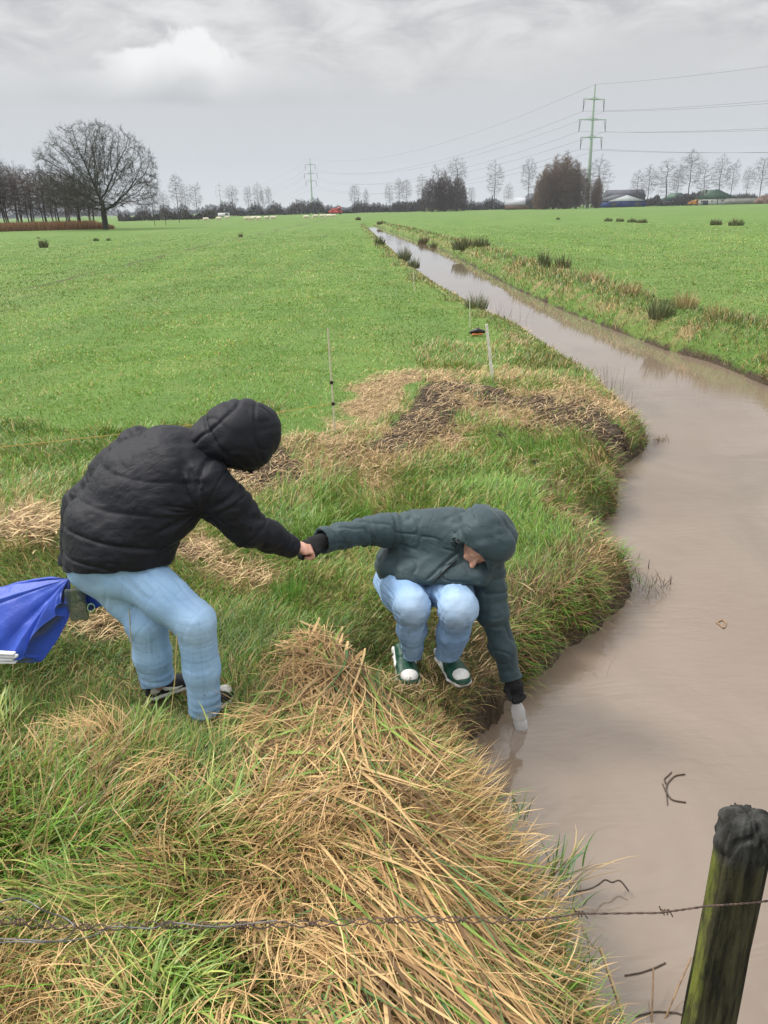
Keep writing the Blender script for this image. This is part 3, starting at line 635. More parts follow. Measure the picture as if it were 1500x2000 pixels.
    fdv = nrm(A(600, 985, 3.35) - A(470, 852, 3.12))
    hc = A(470, 852, 3.12)
    def hollow(G):
        q = G - hc; t = q @ fdv; rad = np.linalg.norm(q - t[..., None] * fdv, axis=-1); return np.maximum(rad - .105, -(t - .015))
    S.hole(hollow)
    rr_ = lambda V: np.linalg.norm(V - A(480, 850, 3.0), axis=1)
    def dh(V, Nn):
        seam = np.abs((V - A(452, 800, 3.0)) @ nrm(np.array([.45, 0, -.6])) + .05 * (V[:, 0] + .6)); d = -.010 * np.exp(-(seam / .008) ** 2)
        s2 = np.abs((V - A(503, 850, 3.0)) @ nrm(np.array([1, 0, .1]))); d += -.006 * np.exp(-(s2 / .007) ** 2)
        nk = np.abs((V - A(430, 868, 3.0)) @ nrm(np.array([1, 0, .75]))); d += -.010 * np.exp(-(nk / .010) ** 2)
        n = vnoise(V * [8, 8, 15] + 2.) - .5
        return d - .004 * np.exp(-(n / .07) ** 2) + isof(V, 8., .010, 5.)
    obj('hood', S.mesh('hood', .0058, dh), blackcoat_m, root)
    # trainers ----------------------------------------------
    mats = (rubber_white, black_m, nz('cream_mesh', (.42, .40, .34), (.56, .54, .48), 40, .6, .3), nz('cream_strip', (.50, .48, .42), (.62, .60, .55), 60, .5))
    sl = empty('shoe'); sl.parent = root; hl = A(290, 1383, 2.92); tl = A(352, 1340, 3.02); hl[2] = .012; tl[2] = .004
    shoe(sl, hl, tl - hl, (0.05, 0, 1), .275, .105, mats, 0)
    sr = empty('shoe'); sr.parent = root; hr = A(382, 1426, 2.74); tr_ = A(436, 1400, 2.90); tr_[2] = hr[2] = .004
    shoe(sr, hr, tr_ - hr, (0, 0, 1), .275, .105, mats, 0)
    for ch in root.children: ch.matrix_parent_inverse = root_m
    return root, J, je
blk, JB, _ = person_black()

# =================================================================== crouching person in teal
def person_teal():
    J = {k: A(*v) for k, v in dict(pel=(812, 1122, 3.50), chest=(872, 1072, 3.42), neck=(915, 1055, 3.38), head=(948, 1062, 3.27), hipR=(775, 1135, 3.48), hipL=(862, 1135, 3.46), kneR=(806, 1184, 3.14), ankR=(804, 1276, 3.26), kneL=(896, 1186, 3.10), ankL=(876, 1276, 3.22),
        shR=(805, 1036, 3.46), shL=(950, 1095, 3.32), elR=(710, 1038, 3.40), wrR=(628, 1057, 3.25), elL=(962, 1200, 3.22), wrL=(1000, 1325, 3.15)).items()}
    root = empty('person', tuple(A(845, 1310, 3.22)))
    tag(root, 'person in dark teal hooded jacket crouching at the water edge, dipping a bottle', 'person')
    T_ = nrm(J['neck'] - J['pel']); side = J['shL'] - J['shR']
    hf = nrm(A(925, 1210, 2.90) - J['head']); hf = nrm(np.array([-.22, -.60, -.62])); hu = nrm(np.array([.30, -.60, .62]))
    S = Sdf()
    face(S, A(936, 1062, 3.25), hf, hu, .96)
    S.cap(J['neck'], A(938, 1068, 3.26), .058, .052, .03)
    S.ecap(J['pel'], J['chest'], side, (.150, .105), (.155, .11), .05).ecap(J['chest'], J['neck'], side, (.13, .1), (.06, .06), .05)
    S.chain([J['shR'], J['elR'], J['wrR']], [.052, .038, .026], .03).chain([J['shL'], J['elL'], J['wrL']], [.052, .038, .026], .03)
    S.chain([J['hipR'], J['kneR'], J['ankR']], [.08, .052, .036], .03).chain([J['hipL'], J['kneL'], J['ankL']], [.08, .052, .036], .03)
    hdR = nrm(J['wrR'] - J['elR']); hdL = nrm(J['wrL'] - J['elL'])
    hand(S, J['wrR'] + hdR * .01, hdR + np.array([0, 0, -.1]), np.array([0, .4, -1]), np.array([0, -1, .2]), (.5, .5, .4), .90, .02)
    hand(S, J['wrL'] + hdL * .005, hdL, np.array([.1, -.9, .1]), np.array([-.8, -.3, 0]), (.5, .8, .6), .90, .03)
    obj('body', S.mesh('body', .0052), skin_m, root)
    for wr, hd, args in ((J['wrR'], hdR, (hdR + np.array([0, 0, -.1]), np.array([0, .4, -1]), np.array([0, -1, .2]), (.5, .5, .4))), (J['wrL'], hdL, (hdL, np.array([.1, -.9, .1]), np.array([-.8, -.3, 0]), (.5, .8, .6)))):
        S = Sdf(); hand(S, wr + hd * (.01 if wr is J['wrR'] else .005), *args, .90, .03, .0045, .5, .008)
        S.cap(wr - hd * .05, wr + hd * .03, .041, .037, .02)
        obj('glove', S.mesh('glove', .0042, lambda V, Nn: isof(V, 60., .0012)), knit_m, root)
    # jeans
    S = Sdf()
    S.ecap(J['pel'], (J['hipL'] + J['hipR']) / 2 - np.array([0, 0, .02]), side, (.17, .14), (.19, .14), .05)
    kR, kL = J['kneR'], J['kneL']
    S.chain([J['hipR'], (J['hipR'] + kR) / 2 + np.array([-.01, 0, .015]), kR], [.125, .108, .089], .045).chain([kR, (kR + J['ankR']) / 2 + np.array([0, .01, 0]), J['ankR'] + np.array([.005, 0, .0])], [.090, .074, .054], .03)
    S.chain([J['hipL'], (J['hipL'] + kL) / 2 + np.array([.01, 0, .015]), kL], [.125, .108, .089], .045).chain([kL, (kL + J['ankL']) / 2 + np.array([0, .01, 0]), J['ankL'] + np.array([-.005, 0, .0])], [.100, .083, .066], .03)
    S.cut(J['ankR'] - np.array([0, 0, .03]), (0, -.2, -1), (J['ankR'], .1)).cut(J['ankL'] - np.array([0, 0, .03]), (0, -.2, -1), (J['ankL'], .1))
    def dj(V, Nn):
        d = 0
        for i, (a, b) in enumerate(((J['hipR'], kR), (kR, J['ankR']), (J['hipL'], kL), (kL, J['ankL']))): d = d + folds(V, a, b, 26., .0018, 3. * i + 2, .16, 7., .17) + drag(V, a, b, 3.5, 3., .0045, 4. * i, .17)
        return d + isof(V, 18., .004, 4.)
    fd = lambda V: np.clip(1 - np.minimum(np.linalg.norm(V - kR - [0, -.08, .05], axis=1), np.linalg.norm(V - kL - [0, -.08, .05], axis=1)) / .17, 0, 1)
    obj('jeans', S.mesh('jeans', .0060, dj, attrs={'mud': lambda V: np.zeros(len(V)), 'fade': fd, 'seam': lambda V: np.maximum(np.exp(-((V[:, 2] - (J['ankR'][2] + .0)) / .003) ** 2), np.exp(-(((V[:, 0] - (J['hipR'][0] + J['hipL'][0]) / 2) / .004) ** 2)) * (V[:, 1] > kR[1] + .1))}), denimB, root)
    # jacket
    S = Sdf()
    S.ecap(A(790, 1103, 3.50), A(850, 1070, 3.45), side, (.155, .150), (.19, .165), .06)
    S.ecap(A(850, 1070, 3.45), A(905, 1062, 3.38), side, (.195, .165), (.17, .14), .06)
    S.ecap(A(795, 1105, 3.36), A(940, 1108, 3.26), (0, 1, .3), (.145, .075), (.13, .070), .06)      # front bulging over the thighs
    S.ell(A(758, 1105, 3.42), ((1, 0, 0), (0, 1, 0), (0, 0, 1)), (.065, .12, .075), .05)
    S.cap(A(815, 1034, 3.45), A(890, 1030, 3.42), .10, .10, .06)
    S.cut(A(850, 1143, 3.22), (-.05, -.55, -1.), (A(850, 1120, 3.3), .33))
    S.chain([A(808, 1036, 3.46), (J['shR'] + J['elR']) / 2, J['elR'], (J['elR'] + J['wrR']) / 2, J['wrR']], [.095, .088, .076, .069, .066], .03)
    S.chain([A(950, 1098, 3.30), (J['shL'] + J['elL']) / 2, J['elL'], (J['elL'] + J['wrL']) / 2, J['wrL']], [.098, .087, .074, .064, .058], .03)
    S.cut(J['wrR'], J['wrR'] - J['elR'], (J['wrR'], .10)).cut(J['wrL'], J['wrL'] - J['elL'], (J['wrL'], .10))
    S.hole(lambda G: np.maximum(np.linalg.norm(np.cross(G - J['wrR'], hdR), axis=-1) - .054, -((G - J['wrR']) @ hdR + .03)) + (np.linalg.norm(G - J['wrR'], axis=-1) > .15) * 9.)
    def dc(V, Nn):
        d = folds(V, J['shR'], J['elR'], 20., .009, 2., .14, 4., .14) + folds(V, J['elR'], J['wrR'], 20., .008, 5., .14, 4., .12) + folds(V, J['shL'], J['elL'], 15., .007, 8., .15, 3., .14) + folds(V, J['elL'], J['wrL'], 15., .006, 11., .15, 3., .12)
        ar = np.linalg.norm(V - A(768, 1030, 3.4), axis=1); s1 = (V - A(770, 1030, 3.4)) @ nrm(J['shR'] - J['elR']); d += -.010 * np.exp(-(s1 / .009) ** 2) * np.clip(1 - ar / .2, 0, 1) ** .5
        zp = (V - A(890, 1085, 3.2)) @ nrm(np.cross(A(935, 1065, 3.2) - A(845, 1140, 3.2), FW)); zd = np.abs(zp) + np.clip(np.linalg.norm(V - A(885, 1105, 3.2), axis=1) - .14, 0, 1) * .5; d += -.009 * np.exp(-(zd / .008) ** 2)
        n = vnoise(V * [9, 9, 16] + 3.) - .5
        return d - .006 * np.exp(-(n / .07) ** 2) + isof(V, 11., .006, 3.)
    obj('jacket', S.mesh('jacket', .0060, dc), teal_m, root)
    zc = [A(x_, y_, 3.0) for x_, y_ in ((846, 1138), (870, 1114), (893, 1094))]
    pz = []
    for q in zc:                                    # drop the zip onto the cloth along the viewing line, slightly proud
        dq = nrm(q - CP); best = None
        for s_ in np.linspace(2.8, 4.4, 160):
            w3 = CP + dq * s_
            if min(f(w3[None])[0] for f, _, _, _ in [op for op in S.p if not isinstance(op[0], str)]) < .006: best = w3; break
        pz.append(best if best is not None else q)
    Z = Sdf(); Z.chain(pz, [.0045] * 3, .003); obj('zip', Z.mesh('zip', .003), knit_m, root)
    # hood
    S = Sdf()
    S.ell(A(947, 1042, 3.26), ((1, 0, .1), (0, 1, .5), (0, -.5, 1)), (.148, .150, .148), .05)
    S.ell(A(958, 1062, 3.20), ((1, 0, -.35), (0, 1, 0), (.35, 0, 1)), (.115, .12, .10), .05)
    S.cap(A(900, 1050, 3.38), A(940, 1050, 3.28), .115, .125, .05)
    hc = A(936, 1066, 3.235); r_ = np.cross(hf, hu)
    fo = A(922, 1092, 2.95)                                   # the opening: seen as a slot under the rim
    od = nrm(fo - A(940, 1062, 3.25)); oc = A(935, 1080, 3.20)
    ou = nrm(np.cross(od, nrm(A(962, 1112, 3.1) - A(902, 1072, 3.1)))); osd = np.cross(ou, od)
    def hollow(G):
        q = G - oc; t = q @ od; e = np.sqrt(((q @ osd) / .090) ** 2 + ((q @ ou + .012) / .038) ** 2 + 1e-9)
        inn = np.linalg.norm(G - hc, axis=-1) - .118
        return np.minimum(np.maximum((e - 1) * .038, -(t + .06)), np.maximum(inn, -9))
    S.hole(hollow)
    S.chain([oc + od * .088 + osd * .092 * math.cos(t) + ou * (.038 * math.sin(t) - .012) * 1.05 - od * .05 * abs(math.cos(t)) for t in np.linspace(.1, math.pi - .1, 12)], [.010] * 12, .012)
    def dh(V, Nn):
        q = V - A(947, 1045, 3.26); n = vnoise(np.stack([q[:, 0] * 14 + q[:, 2] * 9, q[:, 0] * 3, q[:, 1] * 4], 1)) - .5
        b = np.abs(np.maximum(-(q @ nrm(np.array([-.45, 0, -1.]))), -9) + .055)
        nk = np.abs((V - A(888, 1045, 3.3)) @ nrm(np.array([1, 0, -.05]))); d = -.014 * np.exp(-(nk / .012) ** 2)
        return d - .010 * np.exp(-(n / .07) ** 2) - .008 * np.exp(-(b / .007) ** 2) + isof(V, 13., .009, 9.)
    obj('hood', S.mesh('hood', .0052, dh), teal_m, root)
    mats = (leather_white, green_m, leather_white, leather_white)
    for h_, t_ in (((781, 1232, 3.42), (800, 1304, 3.18)), ((860, 1248, 3.40), (906, 1310, 3.15))):
        e_ = empty('shoe'); e_.parent = root; hp = A(*h_); tp = A(*t_); hp[2] = WZ + .27; tp[2] = WZ + .25
        shoe(e_, hp, tp - hp, (0, 0, 1), .31, .132, mats, 1)
    mi = Matrix.Translation(-Vector(root.location))
    for ch in root.children: ch.matrix_parent_inverse = mi
    return root, J
teal, JT = person_teal()

# bottle ---------------------------------------------------
def lathe(prof, seg=32):
    a = np.linspace(0, 2 * np.pi, seg, endpoint=False); V = np.array([(r * math.cos(t), r * math.sin(t), z) for r, z in prof for t in a]); m = len(prof)
    Q = [(i * seg + j, i * seg + (j + 1) % seg, (i + 1) * seg + (j + 1) % seg, (i + 1) * seg + j) for i in range(m - 1) for j in range(seg)]
    return V, np.array(Q)
def frame_apply(V, o, axis, ref=(1, 0, 0)):
    z = nrm(axis); x = nrm(np.asarray(ref) - z * (np.asarray(ref) @ z)); y = np.cross(z, x); return np.asarray(o) + V[:, :1] * x + V[:, 1:2] * y + V[:, 2:3] * z
plastic = mat('clear_plastic', (.86, .87, .88), .08, .8); m_N['clear_plastic'].b.inputs['Transmission Weight'].default_value = .66; m_N['clear_plastic'].b.inputs['IOR'].default_value = 1.15
bt = empty('plastic_bottle', tuple(A(1018, 1415, 3.13))); tag(bt, 'clear plastic sample bottle held by a black glove with its base in the water', 'bottle')
bo = A(1019, 1424, 3.135); ba = A(1003, 1345, 3.14) - bo
V, Q = lathe([(.001, -.03), (.033, -.03), (.037, -.022), (.037, .06), (.034, .066), (.034, .072), (.037, .078), (.037, .125), (.030, .150), (.018, .172), (.014, .18), (.014, .195)])
p_ = obj('bottle_body', npmesh('bottle_body', frame_apply(V, bo, ba), Q=Q), plastic, bt); p_.matrix_parent_inverse = Matrix.Translation(-bt.location)
V, Q = lathe([(.001, .212), (.015, .212), (.0165, .208), (.0165, .190), (.015, .188)]); p_ = obj('cap', npmesh('cap', frame_apply(V, bo, ba), Q=Q), leather_white, bt); p_.matrix_parent_inverse = Matrix.Translation(-bt.location)

# blue sack -------------------------------------------------
sack_m = nz('blue_nylon', (.016, .052, .36), (.022, .075, .45), 6, .5, .25, 60); m_N['blue_nylon'].b.inputs['Sheen Weight'].default_value = .15
def fan(G, Qs, nU, nT, nf, amp, seed, thick):
    """cloth gathered at G and hanging to the curve Qs, folds radiating from the hand; closed with a back sheet"""
    Qs = np.array(Qs); u = np.linspace(0, 1, nU); cu = np.linspace(0, 1, len(Qs)); E_ = np.stack([np.interp(u, cu, Qs[:, i]) for i in range(3)], 1); t = np.linspace(0, 1, nT)[:, None, None]
    P = G + (E_[None] - G) * t
    nn = nrm(np.cross(Qs[0] - G, Qs[-1] - G)); nn = nn if nn @ FW < 0 else -nn
    ph = u * nf * 2 * np.pi + seed; f = (np.abs(np.sin(ph)) ** .8 - .6 + .6 * np.sin(ph * .43 + 1) + .25 * np.sin(ph * 2.3))[None, :, None] * amp * np.sin(np.clip(t, 0, 1) * np.pi * .62) 
    bulge = (np.sin(t * np.pi * .55) ** 1.) * (np.sin(np.pi * u)[None, :, None] ** .5)
    Fr = P + nn * (f + bulge * thick); Bk = P - nn * (bulge * thick * .8 + .002)
    n_ = nT * nU; V = np.vstack([Fr.reshape(-1, 3), Bk.reshape(-1, 3)]); i = np.arange(nT - 1)[:, None] * nU; j = np.arange(nU - 1)[None]
    Q = np.stack([i + j, i + j + 1, i + nU + j + 1, i + nU + j], -1).reshape(-1, 4); Q2 = Q[:, ::-1] + n_
    rim = [(k, k + n_, k + 1 + n_, k + 1) for k in range((nT - 1) * nU, nT * nU - 1)] + [(a, a + n_, a + nU + n_, a + nU) for a in range(0, (nT - 1) * nU, nU)] + [(a, a + n_, a - nU + n_, a - nU) for a in range(nU - 1 + nU, n_, nU)]
    V = V + vnormals(V, Q)[:] * isof(V, 12., .006)[:, None]
    return V, np.vstack([Q, Q2, np.array(rim)])
bs = empty('blue_sack', tuple(A(50, 1290, 2.95))); tag(bs, 'bright blue nylon sack hanging from the fist of the person in black', 'sack')
Gp = A(135, 1130, 3.02)
V, Q = fan(Gp, [A(112, 1128, 3.08), A(0, 1150, 3.15), A(-90, 1165, 3.15), A(-90, 1210, 3.0), A(-45, 1240, 2.95), A(8, 1268, 2.9), A(42, 1294, 2.87), A(62, 1290, 2.87), A(95, 1248, 2.9), A(122, 1205, 2.93), A(132, 1180, 2.95)], 150, 44, 2.6, .030, .9, .07)
p_ = obj('sack_cloth', npmesh('sack_cloth', V, Q=Q), sack_m, bs); p_.matrix_parent_inverse = Matrix.Translation(-bs.location)
V, Q = fan(A(140, 1130, 3.04), [A(160, 1125, 3.1), A(215, 1128, 3.12), A(240, 1160, 3.08), A(205, 1180, 3.04), A(178, 1192, 3.02), A(162, 1172, 3.02)], 60, 24, 2.2, .022, .2, .03)
p_ = obj('sack_corner', npmesh('sack_corner', V, Q=Q), sack_m, bs); p_.matrix_parent_inverse = Matrix.Translation(-bs.location)
jar_m = mat('murky_clear_plastic', (.25, .30, .27), .15, .6); m_N['murky_clear_plastic'].b.inputs['Transmission Weight'].default_value = .75; m_N['murky_clear_plastic'].b.inputs['IOR'].default_value = 1.08
jr = empty('plastic_pouch', tuple(A(152, 1212, 2.96))); tag(jr, 'small clear plastic pouch with water hanging from the left hand of the person in black', 'pouch')
S = Sdf(); pu = A(150, 1180, 2.96); S.box(pu, (nrm(A(172, 1178, 2.96) - A(132, 1180, 2.96)), (0, 1, 0), (0, 0, 1)), (.044, .014, .082), .012, .01)
p_ = obj('pouch_body', S.mesh('pouch_body', .004, lambda V, Nn: isof(V, 30., .004)), jar_m, jr); p_.matrix_parent_inverse = Matrix.Translation(-jr.location)
S = Sdf(); a_ = [A(178 + 7 * math.cos(t), 1187 + 8 * math.sin(t), 2.94) for t in np.linspace(0, 6.28, 14)]; S.chain(a_, [.0022] * 14, .001)
p_ = obj('cord_loop', S.mesh('cord_loop', .0022), mat('lime_cord', (.35, .6, .35), .5), jr); p_.matrix_parent_inverse = Matrix.Translation(-jr.location)
# ------------------------------------------------------------------ grass, litter and straw
def strips(P, az, L, wd, a0, a1, col, seg=3, side=None, curl=None, tipc=None):
    """N curved leaf blades; angle from the vertical goes a0 -> a1 along the blade"""
    N_ = len(P); t = np.linspace(0, 1, seg + 1)
    d = np.stack([np.sin(az), np.cos(az), np.zeros(N_)], 1); u = np.array([0, 0, 1.])
    sa = az + np.pi / 2 + (0 if side is None else side); s = np.stack([np.sin(sa), np.cos(sa), np.zeros(N_)], 1)
    pts = [P]; cur = P.copy()
    for k in range(seg):
        th = a0 + (a1 - a0) * (k + .5) / seg; dd = d
        if curl is not None:
            ca = az + curl * (k + .5) / seg; dd = np.stack([np.sin(ca), np.cos(ca), np.zeros(N_)], 1)
        cur = cur + (L / seg)[:, None] * (np.sin(th)[:, None] * dd + np.cos(th)[:, None] * u); pts.append(cur)
    V = np.empty((N_, 2 * seg + 1, 3), np.float32)
    for k in range(seg):
        wk = (wd * .5 * (1 - t[k] ** 2 * .8) * (1. if k else .75))[:, None]
        V[:, 2 * k] = pts[k] - s * wk; V[:, 2 * k + 1] = pts[k] + s * wk
    V[:, 2 * seg] = pts[seg]
    tr = []
    for k in range(seg - 1): tr += [(2 * k, 2 * k + 1, 2 * k + 3), (2 * k, 2 * k + 3, 2 * k + 2)]
    tr.append((2 * seg - 2, 2 * seg - 1, 2 * seg)); tr = np.array(tr)
    T = (np.arange(N_)[:, None, None] * (2 * seg + 1) + tr[None]).reshape(-1, 3)
    C = np.repeat(col[:, None, :], 2 * seg + 1, 1)
    if tipc is not None:
        f = np.linspace(0, 1, 2 * seg + 1)[None, :, None] ** 2; C = C * (1 - f) + tipc[:, None, :] * f
    return V.reshape(-1, 3), T, C.reshape(-1, 3)
def join(parts):
    V = []; T = []; C = []; o = 0
    for v, t, c in parts: V.append(v); T.append(t + o); C.append(c); o += len(v)
    return np.vstack(V), np.vstack(T), np.vstack(C)
def scatter(n, r0, r1, power=1.0, amin=-31, amax=31):
    u = rng.random(n)
    if power == 1.0: r = r0 * (r1 / r0) ** u
    else:
        k = power; r = (r0 ** k + u * (r1 ** k - r0 ** k)) ** (1 / k)
    a = np.radians(rng.uniform(amin, amax, n)); x = r * np.sin(a); y = r * np.cos(a)
    d = water_sd(x, y); px, py = ground_px(x, y)
    k = (d > .02) & (px > -260) & (px < 1760) & (py < 2500)
    return x[k], y[k], d[k], px[k], py[k]
FEET = [A(318, 1375, 2.93), A(405, 1405, 2.77), A(797, 1300, 3.25), A(892, 1305, 3.2)]
def keep_off_feet(x, y, rad):
    k = np.ones(len(x), bool)
    for f in FEET: k &= np.hypot(x - f[0], y - f[1]) > rad
    return k
G1 = np.array([.120, .275, .022]); G2 = np.array([.245, .355, .045]); G3 = np.array([.045, .125, .016]); GB = np.array([.085, .20, .060])
D1 = np.array([.56, .39, .17]); D2 = np.array([.40, .25, .095]); D3 = np.array([.21, .13, .06])
def palette(n, pd, nzv):
    """per-blade colour: pd = chance of a dry blade, nzv = patch noise -.5...5"""
    r = rng.random(n)[:, None]; q = np.clip(nzv * 2.4 + .5 + rng.normal(0, .25, n), 0, 1)[:, None]
    g = G3 * (1 - q) + G1 * q; g = g * (1 - r * .55) + G2 * r * .55
    g = np.where(rng.random(n)[:, None] < .12, GB, g)
    s = rng.random(n)[:, None]; dr = np.where(s < .45, D1, np.where(s < .8, D2, D3)) * rng.uniform(.75, 1.15, n)[:, None]
    dry = (rng.random(n) < pd)[:, None]
    ol = (rng.random(n) < .15)[:, None]; g = np.where(ol, np.array([.22, .25, .06]), g)
    return np.where(dry, dr, g * rng.uniform(.8, 1.2, n)[:, None])
grass_m = colmat('grass_blades', .42, .45, .10); straw_m = colmat('dry_straw', .6, .25, .12)

# 1 meadow: short soft grass thinning to nothing in the distance
x, y, d, px, py = scatter(460000, 4.2, 105, 1.)
zt_, zq_ = zones(x, y, d)
k = (rng.random(len(x)) > np.maximum(zt_ * .8, zq_ * 1.2)) & (rng.random(len(x)) > (np.hypot(x, y) - 35) / 70); x, y, d, px, py, zt_ = x[k], y[k], d[k], px[k], py[k], zt_[k]
r = np.hypot(x, y); n = len(x); pn = fbm2(x, y, .55, 3, 2.); pn2 = fbm2(x, y, 2.2, 2, 8.)
clump = np.clip(1 + pn2 * 1.3, .6, 1.6)
L = rng.uniform(.022, .058, n) * clump * (1 + .006 * r); wd = np.maximum(.0028, r * .00085) * rng.uniform(.7, 1.3, n)
z = H(x, y, d)
pd = np.clip(.07 + zt_ * .6 + np.where(d < 1.2, .18, 0) + np.clip(pn2 * .5, 0, .2), 0, .9)
col = palette(n, pd, pn * .9 + pn2 * .5 + .22); col = col * .88 + np.array([.19, .27, .06]) * .20; fs = fbm2(x * .9 + .03 * y, y * .05, 1., 3, 121.); fm = fbm2(x, y, .45, 3, 131.); col = col * np.clip(1 + .75 * fs + .55 * fm + .5 * pn2, .55, 1.35)[:, None]; col = col * (1 + np.clip(fm * 1.2, 0, .5)[:, None] * np.array([.5, .05, .3]))
dirn = 1.2 + fbm2(x, y, .8, 2, 4.) * 9
meadow = strips(np.stack([x, y, z - .006], 1), dirn + rng.normal(0, 1.5, n), L, wd, rng.uniform(.0, .8, n), rng.uniform(.5, 1.8, n), col, 2, rng.uniform(-1.5, 1.5, n))
o = obj('meadow_grass', npmesh('meadow_grass', meadow[0], meadow[1], col=meadow[2]), grass_m); tag(o, 'short green pasture grass covering the meadows on both sides of the ditch', 'grass', kind='stuff')

# 2 bank: longer lush grass on the slope between the meadow and the water
parts = []
x, y, d, px, py = scatter(200000, 2.7, 13.5, 1.)
k = ((d < 2.6) | (py + 260 * fbm2(x, y, .7, 3, 161.) > 850)) & (px > -200); x, y, d, px, py = x[k], y[k], d[k], px[k], py[k]
zt_, zq_ = zones(x, y, d)
dens = fbm2(x, y, 2.4, 3, 3.)
k = (rng.random(len(x)) > np.clip(np.maximum(zt_ * .85, zq_ * 1.25) + dens * .9 - .05, 0, .985)) & keep_off_feet(x, y, .06); x, y, d, px, py, zt_, dens = x[k], y[k], d[k], px[k], py[k], zt_[k], dens[k]
n = len(x); pn = fbm2(x, y, 1.3, 3, 6.)
lush = 1.3 * blob(px, py, 1110, 930, 150, 110) + blob(px, py, 1080, 1020, 140, 100) + .9 * blob(px, py, 1110, 1140, 130, 80) + blob(px, py, 560, 1140, 120, 90) + blob(px, py, 700, 1000, 160, 60)
near_sq = blob(px, py, 850, 1280, 170, 110)
L = rng.uniform(.06, .17, n) * np.clip(1 + dens * 2., .5, 1.8) * (1 + .4 * np.clip(lush, 0, 1)) * (1 - .45 * np.clip(near_sq, 0, 1)); wd = np.maximum(.0034, np.hypot(x, y) * .0008) * rng.uniform(.7, 1.4, n)
L = L * (1 - .75 * np.clip(blob(px, py, 320, 1375, 80, 60) + blob(px, py, 425, 1410, 60, 40) + .6 * blob(px, py, 215, 1220, 80, 40), 0, 1))
z = H(x, y, d); pd = np.clip(.24 + zt_ * .5 - lush * .16 + np.where((d < .25), .35, 0) + pn * .6, .04, .9)
col = palette(n, pd, pn * 1.4 + lush * .45 + .06 - .2 * np.clip(near_sq, 0, 1))
edge_ = (d < .42) & (y < 9) & (rng.random(n) < .55); col = np.where(edge_[:, None], np.where((rng.random(n) < .6)[:, None], D3 * .65, D2 * .6), col)
az_ = 2.0 + fbm2(x, y, 1.1, 2, 14.) * 9 + rng.normal(0, 1.1, n)
parts.append(strips(np.stack([x, y, z - .01], 1), az_, L, wd, rng.uniform(.0, .6, n), rng.uniform(.7, 2.1, n), col, 3, rng.uniform(-.9, .9, n), rng.normal(0, .5, n)))
# fringe hanging over the edge of the water
x, y, d, px, py = scatter(120000, 2.6, 40, 1.)
k = (d < .12) & ((y > 3.1) | (rng.random(len(x)) < .25)); x, y, d, px, py = x[k], y[k], d[k], px[k], py[k]; n = len(x)
e = .02; gx = (water_sd(x + e, y) - d) / e; gy = (water_sd(x, y + e) - d) / e; azw = np.arctan2(-gx, -gy)
col = palette(n, np.full(n, .6), fbm2(x, y, 2., 2) - .2); col = np.where((rng.random(n) < .62)[:, None], D3 * rng.uniform(.45, .9, (n, 1)), col)
nr = np.hypot(x, y)
parts.append(strips(np.stack([x, y, H(x, y, d) + .0], 1), azw + rng.normal(0, .6, n), rng.uniform(.06, .20, n), np.maximum(.0035, nr * .0008), rng.uniform(.2, 1., n), rng.uniform(1.4, 2.6, n), col, 4, rng.uniform(-.8, .8, n)))
# rough verge along the far bank and the far part of the near bank
x, y, d, px, py = scatter(230000, 8, 130, 1., -14, 31)
vb = (x > 3.2 - .02 * y); vn = fbm2(x, y, .8, 3, 71.)
k = (d < np.where(vb, 1.5 + 1.6 * vn, .9 + 1.2 * vn)) & (vb | (y > 11)); x, y, d, px, py, vb, vn = x[k], y[k], d[k], px[k], py[k], vb[k], vn[k]; n = len(x)
L = rng.uniform(.08, .26, n) * np.clip(1 + 2.4 * vn, .35, 2.1) * np.where(vb, 1.0, .6) * np.clip(.45 + d, .45, 1); pd = np.clip(np.where(d < .35, .45, .34) + vn * 1.4, .1, .85)
col = palette(n, pd, fbm2(x, y, .35, 2, 81.) - .12); ol = rng.random(n) < .35; col = np.where(ol[:, None], np.array([.15, .17, .06]) * rng.uniform(.7, 1.3, (n, 1)), col)
parts.append(strips(np.stack([x, y, H(x, y, d) - .01], 1), rng.uniform(0, 6.28, n), L, np.maximum(.004, np.hypot(x, y) * .0008), rng.uniform(0, .5, n), rng.uniform(.5, 1.8, n), col, 3, rng.uniform(-1, 1, n)))
x, y, d, px, py = scatter(90000, 3.2, 12, 1., -5, 31)
rg_ = fbm2(x, y, 2.6, 2, 171.); k = (d < .22) & (rg_ > .02) & keep_off_feet(x, y, .42); x, y, d, px, py, rg_ = x[k], y[k], d[k], px[k], py[k], rg_[k]; n = len(x); gx = (water_sd(x + .02, y) - d) / .02; gy = (water_sd(x, y + .02) - d) / .02
col = np.where((rng.random(n) < .5)[:, None], G1 * rng.uniform(.6, 1.1, (n, 1)), np.where((rng.random(n) < .6)[:, None], D3 * .8, D2 * .9))
parts.append(strips(np.stack([x, y, H(x, y, d)], 1), np.arctan2(-gx, -gy) + rng.normal(0, .8, n), rng.uniform(.10, .24, n), rng.uniform(.004, .008, n), rng.uniform(.1, .8, n), rng.uniform(1.3, 2.7, n), col, 5, rng.uniform(-1, 1, n), rng.normal(0, .5, n)))
b = join(parts); o = obj('bank_grass', npmesh('bank_grass', b[0], b[1], col=b[2]), grass_m); tag(o, 'lush longer grass with brown drooping fringe on the banks of the ditch', 'grass', kind='stuff')

